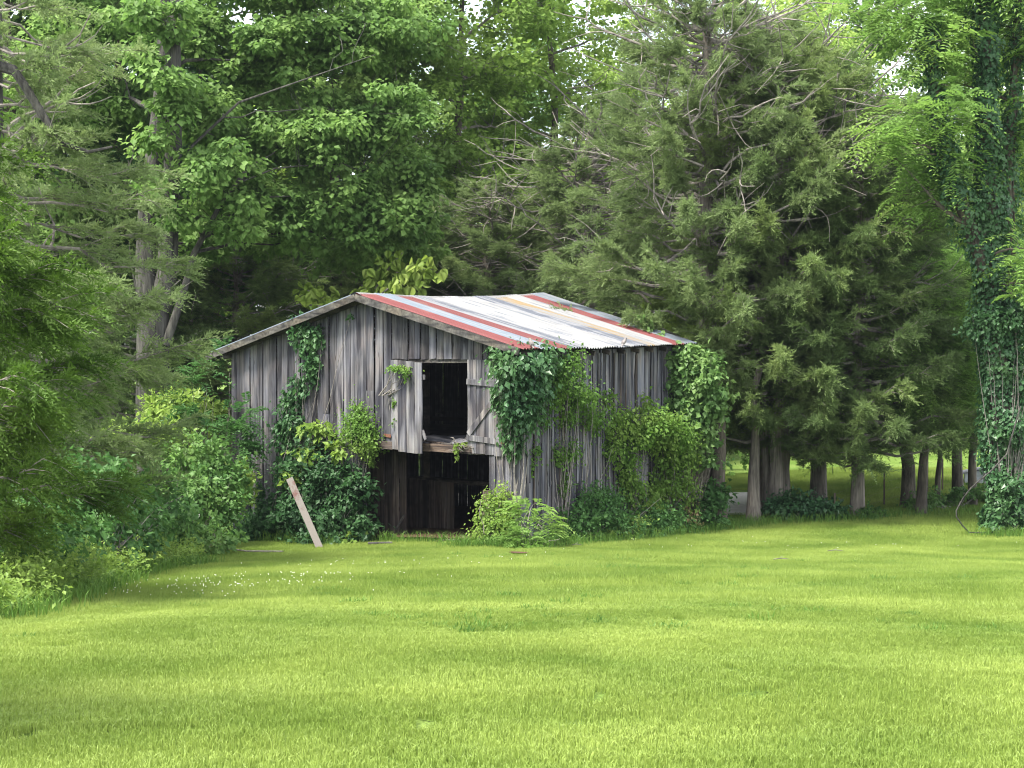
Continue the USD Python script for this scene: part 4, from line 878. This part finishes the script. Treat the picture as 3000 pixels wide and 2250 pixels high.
plant('shrub', 'tangled bush along the foot of the side wall', 'bush', R_(37), [sb(1680, 1540, .5, .6, .35, .4), sb(1740, 1500, .45, .8, .45, .35), sb(1790, 1540, .55, .8, .4, .4), sb(1850, 1540, .5, .8, .35, .4), sb(1910, 1520, .5, .8, .4, .4), sb(1960, 1520, .5, .7, .35, .35), sb(1650, 1590, .5, .5, .2, .35), sb(1770, 1450, .25, .5, .3, .2), sb(1720, 1590, .7, .7, .18, .3)], 11500, .08, 'shrub_leaf', root=[g0(-.5, 2), g0(-.5, 3.5), g0(-.5, 5)], stems=50)
plant('shrub', 'loose arching light stems over the side wall bush', 'bush', R_(38), [sb(1800, 1560, .8, .5, .14, .2), sb(1850, 1530, .8, .5, .14, .2), sb(1880, 1560, .8, .4, .12, .2), sb(1760, 1590, .8, .6, .12, .2), sb(1900, 1480, .6, .3, .16, .15)], 1500, .06, 'weed_leaf', root=[g0(-.7, 3)], stems=26)
plant('shrub', 'brownish weeds at the far end of the side wall bush', 'bush', R_(39), [sb(1990, 1550, .5, .5, .25, .25), sb(1965, 1570, .6, .5, .16, .25), sb(2010, 1500, .3, .3, .4, .12)], 900, .08, 'dry_stalk', root=[g0(-.5, 6.2)], stems=30, stem_mat='pale_stick')
plant('shrub', 'dark leafy bush between the barn corner trunk and the drive', 'bush', R_(40), [pb(2075, 1500, 36.6, .35, .4, .4), pb(2100, 1440, 37, .3, .3, .35), pb(2090, 1530, 36.3, .35, .4, .14)], 1300, .13, 'shrub_leaf', stems=16)
plant('shrub', 'dark bush under the cedars left of the first fence post', 'bush', R_(41), [pb(2330, 1480, 38.6, .6, .5, .3), pb(2390, 1490, 38.6, .6, .5, .26), pb(2290, 1490, 38.8, .4, .5, .26), pb(2430, 1500, 38.8, .35, .4, .2)], 3400, .12, 'ivy_leaf', stems=24)
plant('shrub', 'low bush at the foot of the double-trunked cedar', 'bush', R_(42), [pb(2555, 1505, 38.8, .28, .3, .14), pb(2580, 1505, 39, .2, .3, .1)], 500, .10, 'shrub_leaf', stems=8)
plant('shrub', 'bush at the foot of the dark trunks along the fence', 'bush', R_(43), [pb(2715, 1460, 40, .3, .3, .25), pb(2700, 1475, 40, .4, .3, .14), pb(2770, 1460, 41.3, .4, .4, .14), pb(2850, 1445, 41, .5, .4, .16), pb(2910, 1440, 42, .4, .4, .2)], 2200, .10, 'shrub_leaf', stems=16)
plant('shrub', 'weeds sprouting on the dirt in the barn doorway', 'weeds', R_(44), [fb(1275, 1595, .25, .22, .10, .1), fb(1320, 1600, .2, .3, .06, .1), fb(1120, 1605, .3, .2, .08, .1), fb(1360, 1605, .3, .3, .05, .12), fb(1230, 1610, .4, .3, .04, .1)], 520, .10, 'shrub_leaf', root=[g0(2.4, -.2), g0(3.9, -.2)], stems=14)

# far hedge beyond the field, closing the low gaps
rh = R_(45); hb = []
for k in range(46):
    px = 2050 + k * 24 + rh.normal(0, 8); y = 84 + rh.uniform(0, 10); g = G(px, y); hb.append((g + [0, 0, rh.uniform(.8, 2.2)], (1.6, 1.2, rh.uniform(.8, 1.5))))
P, D = blob_points(rh, hb, 9000, .4); sz = .3 * rh.uniform(.6, 1.3, len(P))
obj('hedgerow', leaves(P, unit(D * .5 + rh.normal(0, .5, D.shape)), unit(D * .4 + [0, 0, .8] + rh.normal(0, .4, D.shape)), sz, sz * .8), 'bright_leaf', kind='stuff', label='sunlit hedgerow at the far side of the field', cat='hedge')
rh = R_(46); hb = []
for k in range(60):
    px = -300 + k * 40 + rh.normal(0, 10); y = 50 + rh.uniform(0, 7); g = G(px, y); hb.append((g + [0, 0, rh.uniform(.6, 4.0)], (1.7, 1.2, rh.uniform(.9, 1.6))))
P, D = blob_points(rh, hb, 14000, .4); sz = .26 * rh.uniform(.6, 1.3, len(P))
obj('undergrowth', leaves(P, unit(D * .5 + rh.normal(0, .5, D.shape)), unit(D * .4 + [0, 0, .8] + rh.normal(0, .4, D.shape)), sz, sz * .8), 'maple_leaf', kind='stuff', label='woodland undergrowth behind the barn', cat='undergrowth')

# ------------------------------------------------------------------ small things
pl0 = on_ground(938, 31.6); pt = at(848, 1402, 32.5)
plk = thing('leaning_plank', 'whitish plank with red paint flecks leaning in the shrub', 'plank', pl0)
obj('plank', beam(np.array([0, 0, -.05]), pt - pl0, .15, .035, up=(0, -1, .3)), 'plank_paint', plk)
fbp = np.array([at(x, y, yy) for x, y, yy in ((640, 1606, 31.2), (680, 1609, 31.0), (720, 1618, 30.7), (770, 1629, 30.5), (830, 1637, 30.3))])
fbp[:, 2] = np.maximum(fbp[:, 2], [float(ground_z(p[0], p[1])) + .04 for p in fbp]); br = thing('fallen_branch', 'bare grey branch lying at the lawn edge left of the leaning plank', 'branch', fbp[-1])
obj('branch', tube(fbp - fbp[-1], np.array([.010, .016, .020, .022, .018]), 7, True), 'pale_stick', br); obj('twig', tube(np.array([fbp[1], at(650, 1598, 31.2), at(640, 1592, 31.3)]) - fbp[-1], .010, 5), 'pale_stick', br)
bd = on_ground(1112, 31.9); obj('loose_board', beam(bd + [-.26, -.02, .05], bd + [.26, .04, .05], .14, .03), 'rake_wood', label='short board lying in the grass left of the doorway', cat='board')
dv = np.array([at(x, y, 35.3) for x, y in ((2990, 1190), (2950, 1330), (2905, 1378), (2861, 1415), (2840, 1435), (2820, 1462), (2802, 1496), (2802, 1514), (2820, 1540), (2840, 1547), (2882, 1543), (2930, 1543))])
dv[-3:, 2] = [float(ground_z(p[0], p[1])) + .04 for p in dv[-3:]]
obj('hanging_vine', tube(dv, np.linspace(.020, .016, len(dv)), 7, True), 'oak_bark', smooth=True, label='bare hooked vine hanging from the ivy-clad walnut to the lawn', cat='vine')

fence = thing('wire_fence', 'wire fence on thin iron posts behind the right-hand trunks', 'fence', G(2448, 38.6))
f0 = G(2448, 38.6); tops = []
for px, y, h in ((2448, 38.6, .75), (2593, 41.4, 1.0), (2720, 44, 1.0), (2764, 44.6, 1.0), (2886, 46, 1.2), (2990, 47, 1.2)):
    g = G(px, y) - f0; obj('post', beam(g + [0, 0, -.1], g + [0, 0, h], .035, .04, up=(1, 0, 0)), 'iron', fence); tops.append((g, h))
for k in range(4):
    obj('wire', tube(np.array([g + [0, 0, h * (.2 + .25 * k)] for g, h in tops]), .003, 3), 'iron', fence)

hu = G(2872, 46.5, 0); hut = thing('hutch', 'small grey hutch with sloping roof beyond the fence', 'shed', hu, -.25)
obj('walls', hexa([(-.45, -.35, -.05), (.30, -.35, -.05), (.30, .35, -.05), (-.45, .35, -.05), (-.45, -.35, .30), (.30, -.35, .46), (.30, .35, .46), (-.45, .35, .30)]), 'shed_paint', hut)
obj('roof', hexa([(-.55, -.45, .29), (.38, -.45, .50), (.38, .45, .50), (-.55, .45, .29), (-.55, -.45, .33), (.38, -.45, .54), (.38, .45, .54), (-.55, .45, .33)]), 'slate_metal', hut)
obj('doorway', hexa([(.301, -.25, 0), (.312, -.25, 0), (.312, .2, 0), (.301, .2, 0), (.301, -.25, .34), (.312, -.25, .34), (.312, .2, .34), (.301, .2, .34)]), 'iron', hut)

def bird(px, label, rz):
    t = (t_of(px + 0)) ; p = None
    tt = np.linspace(T0, T1, 400); pp = np.array([wp(ER + .06, a, float(roof_z(ER + .06, a)) + .03) for a in tt])
    pxs = 1500 + F * pp[:, 0] / pp[:, 1]; p = pp[np.abs(pxs - px).argmin()]
    b = thing('bird', label, 'bird', p, rz)
    def ell(c, r, rot=0):
        m = trimesh.creation.icosphere(2); m.apply_scale(r); m.apply_transform(trimesh.transformations.rotation_matrix(rot, [0, 1, 0])); m.apply_translation(c); return m
    import manifold3d
    body = ell((0, 0, .10), (.075, .042, .042), -.75); head = ell((.055, 0, .175), (.032, .028, .028)); 
    def man(m): return manifold3d.Manifold(manifold3d.Mesh(np.asarray(m.vertices, np.float32), np.asarray(m.faces, np.uint32)))
    mm = man(body) + man(head); neck = manifold3d.Manifold.batch_hull([man(ell((.03, 0, .14), (.034, .032, .034))), man(ell((.05, 0, .168), (.026, .024, .026)))]); mm = mm + neck
    k = mm.to_mesh(); obj('body', (k.vert_properties[:, :3], k.tri_verts), 'bird_feather', b, smooth=True)
    obj('tail', beam((-.04, 0, .06), (-.12, 0, -.005), .035, .008), 'bird_feather', b)
    obj('beak', (lambda m: (m.vertices, m.faces))(trimesh.creation.cone(.007, .024, sections=6).apply_transform(trimesh.transformations.rotation_matrix(PI / 2, [0, 1, 0])).apply_translation((.083, 0, .176))), 'iron', b)
    for s in (-.014, .014): obj('leg', tube(np.array([(0, s, -.01), (.005, s, .07)]), .004, 4), 'iron', b)
    for s in (-1, 1): obj('wing', (lambda m: (m.vertices, m.faces))(ell((-.012, s * .038, .10), (.07, .010, .03), -.75)), 'bird_feather', b, smooth=True)
bird(1556, 'small bird on the red eave end near the ivy corner', 2.0)
bird(1829, 'small grey bird perched on the middle of the white eave', .9)

# ------------------------------------------------------------------ grass
def blade_tile(rng, n, size, l0, l1, w, seg=2, comb=0.0):
    P = np.stack([rng.uniform(-size / 2, size / 2, n), rng.uniform(-size / 2, size / 2, n), np.zeros(n)], 1)
    ln = rng.uniform(l0, l1, n)[:, None] * (0.45 + 1.1 * meshkit.fbm(P * 4 + 20, 3, 2)[:, None]); a = rng.random(n) * 2 * PI; d = unit(np.stack([np.cos(a), np.sin(a) - comb, 0 * a], 1)); b = rng.random(n) * 2 * PI
    s = np.stack([np.cos(b), np.sin(b), 0 * b], 1) * (w * rng.uniform(.7, 1.3, n))[:, None]; lean = rng.uniform(.15, .95, n)[:, None]
    mid = P + [0, 0, 1] * ln * .55 + d * ln * lean * .22; tip = P + [0, 0, 1] * ln * (1 - .35 * lean) + d * ln * lean * .75
    P[:, 2] -= .01
    if seg == 1:
        v = np.stack([P - s / 2, P + s / 2, tip], 1).reshape(-1, 3); return v, np.arange(len(v)).reshape(-1, 3)
    v = np.stack([P - s / 2, P + s / 2, mid + s * .42, mid - s * .42, tip], 1).reshape(-1, 3); i = np.arange(n)[:, None] * 5
    return v, np.stack([i + [[0, 1, 2]], i + [[0, 2, 3]], i + [[3, 2, 4]]], 1).reshape(-1, 3)
gi = UsdGeom.PointInstancer.Define(stage, '/World/grass')
tag(gi, 'mown bright green grass of the lawn', 'grass', kind='stuff')
protos = []
for k in range(3): protos.append(obj('near_turf', blade_tile(R_(50 + k), 7200, 1.08, .018, .052, .0052, comb=.42), 'grass_blade', gi.GetPrim()))
for k in range(3): protos.append(obj('turf', blade_tile(R_(60 + k), 3600, 1.08, .02, .058, .011, 1, comb=.42), 'grass_blade', gi.GetPrim()))
def tuft(rng, n, rad, l0, l1, w):
    v, f = blade_tile(rng, n, rad * 2, l0, l1, w); return v, f
for k in range(2): protos.append(obj('coarse_tuft', tuft(R_(90 + k), 70, .11, .04, .10, .007), 'tuft_blade', gi.GetPrim()))
gi.CreatePrototypesRel().SetTargets([p.GetPath() for p in protos])
rgp = R_(70); pos, idx, ori, scl = [], [], [], []
for yy in np.arange(4.0, 52, 1.0):
    half = .40 * yy + 1.2
    for xx in np.arange(-math.ceil(half), math.ceil(half) + .1, 1.0):
        x, y = xx + rgp.uniform(-.05, .05), yy + rgp.uniform(-.05, .05)
        loc = np.array([x, y, 0]) - C0; s_, t_ = loc @ U, loc @ V
        if -.25 < s_ < W + .3 and .35 < t_ < L + .3: continue
        if 40 < y < 46 and x < 7.4: continue
        if x < -6.5 - .02 * y or (y > 34 and x < 3): continue
        z = float(ground_z(x, y)); e = .4
        n = unit(np.array([float(ground_z(x - e, y) - ground_z(x + e, y)) / (2 * e), float(ground_z(x, y - e) - ground_z(x, y + e)) / (2 * e), 1.0]))
        qt = Gf.Rotation(Gf.Vec3d(0, 0, 1), Gf.Vec3d(*map(float, n))).GetQuat(); yaw = Gf.Rotation(Gf.Vec3d(0, 0, 1), 180.0 * (int(math.floor((y - .28 * x + 1.2 * meshkit.noise(np.array([x * .12, y * .12, 7.0]))) / 1.35)) % 2) + float(rgp.normal(0, 14))).GetQuat(); qq = qt * yaw
        ori.append(Gf.Quath(float(qq.GetReal()), *map(float, qq.GetImaginary()))); pos.append(Gf.Vec3f(x, y, z)); idx.append(int(rgp.integers(0, 3)) + (0 if y < 16 else 3)); scl.append(Gf.Vec3f(1, 1, float(rgp.uniform(.85, 1.15)) * (1.0 if y < 20 else 1.15)))
for k in range(420):
    y = 4.6 + 24 * rgp.random() ** 1.3; x = rgp.uniform(-.40, .40) * y
    if meshkit.noise(np.array([x * .35, y * .35, 4.0])) < .45 or x < -4.6: continue
    pos.append(Gf.Vec3f(float(x), float(y), float(ground_z(x, y)) - .01)); idx.append(6 + int(rgp.integers(0, 2))); ori.append(Gf.Quath(math.cos(k), 0, 0, math.sin(k))); q_ = float(rgp.uniform(.5, 1.1)); scl.append(Gf.Vec3f(q_ * 1.4, q_ * 1.4, q_))
gi.CreatePositionsAttr(Vt.Vec3fArray(pos)); gi.CreateProtoIndicesAttr(Vt.IntArray(idx)); gi.CreateOrientationsAttr(Vt.QuathArray(ori)); gi.CreateScalesAttr(Vt.Vec3fArray(scl))
# white clover heads in drifts
rc = R_(80); cl = MB()
for (px, y, n, sx, sy) in ((660, 20.0, 70, .9, .3), (760, 21.5, 60, 1.3, .35), (520, 18.5, 25, .8, .4), (1100, 25, 30, 1.2, .8), (2250, 31, 30, 3.0, 1.5)):
    c = G(px, y)
    for k in range(n):
        x_, y_ = c[0] + rc.normal(0, sx), c[1] + rc.normal(0, sy); g = np.array([x_, y_, float(ground_z(x_, y_)) + rc.uniform(.04, .07)])
        m = trimesh.creation.icosphere(0, .0075); cl.add(m.vertices + g, m.faces)
obj('clover_flowers', cl.get(), 'clover_flower', kind='stuff', label='white clover heads scattered in drifts over the lawn', cat='flowers')

# ------------------------------------------------------------------ air
mat('haze', {'v': ('principled_volume', {'color': (.80, .88, 1.0), 'density': 0.00009, 'anisotropy': 0.2})}, [], surface=None, volume='v.volume')
hz = trimesh.creation.box(extents=(1900, 1900, 70)); hz.apply_translation((0, 300, 0)); hv = np.array(hz.vertices); hv[:, 2] = np.where(hv[:, 2] > 0, 45.0, -5.0)
obj('haze', (hv, hz.faces), 'haze', kind='stuff', label='faint summer haze in the air')

# uncut grass along the foot of the barn, the bushes and the tree line
rt = R_(95); fp_ = []
def along(pts, n, w):
    pts = [np.asarray(p, float) for p in pts]
    for k in range(n):
        t = rt.random() * (len(pts) - 1); i = min(int(t), len(pts) - 2); p = pts[i] + (pts[i + 1] - pts[i]) * (t - i); x, y = p[0] + rt.normal(0, w), p[1] + rt.normal(0, w)
        fp_.append((x, y, float(ground_z(x, y))))
along([wp(8.6, -.3, 0), wp(4.2, -1.0, 0)], 1500, .22); along([wp(4.2, -.25, 0), wp(.8, -.25, 0)], 500, .10); along([wp(.9, -1.2, 0), wp(-.9, -.8, 0), wp(-1.1, 3, 0), wp(-1.0, 7.6, 0)], 2200, .2)
along([G(600, 27.5), G(420, 24), G(250, 19), G(20, 14.6)], 1800, .18); along([G(2050, 36.4), G(2200, 38), G(2420, 38.2), G(2600, 39), G(2900, 40)], 2200, .3); along([G(2880, 35.0), G(3060, 34.8)], 500, .2)
fp_ = np.array(fp_); n = len(fp_); ln = rt.uniform(.10, .34, n)[:, None]; a = rt.random(n) * 2 * PI; d = np.stack([np.cos(a), np.sin(a), 0 * a], 1); b = rt.random(n) * 2 * PI; sv = np.stack([np.cos(b), np.sin(b), 0 * b], 1) * .012
mid = fp_ + [0, 0, 1] * ln * .6 + d * ln * .15; tip = fp_ + [0, 0, 1] * ln * .85 + d * ln * .55
vv = np.stack([fp_ - sv / 2, fp_ + sv / 2, mid + sv * .42, mid - sv * .42, tip], 1).reshape(-1, 3); ii = np.arange(n)[:, None] * 5
obj('uncut_grass', (vv, np.stack([ii + [[0, 1, 2]], ii + [[0, 2, 3]], ii + [[3, 2, 4]]], 1).reshape(-1, 3)), 'tuft_blade', kind='stuff', label='uncut grass at the foot of the barn, bushes and trees', cat='grass')

for px, y, ln, lab in ((2452, 29.0, .32, 'pale twig lying in the lawn at the right'), (2292, 26.2, .28, 'pale twig lying in the lawn right of the middle'), (1690, 30.2, .2, 'short pale stick in the lawn before the side wall bush')):
    g = on_ground(px, y); P = np.array([g + [-ln / 2, .02, .05], g + [-.03, -.02, .075], g + [ln * .2, .02, .065], g + [ln / 2, .05, .05]])
    t = thing('twig', lab, 'twig', g); obj('stick', tube(P - g, np.array([.007, .009, .008, .004]), 5, True), 'pale_stick', t); obj('side_shoot', tube(np.array([P[1], P[1] + [.06, .07, .03]]) - g, .004, 4), 'pale_stick', t)
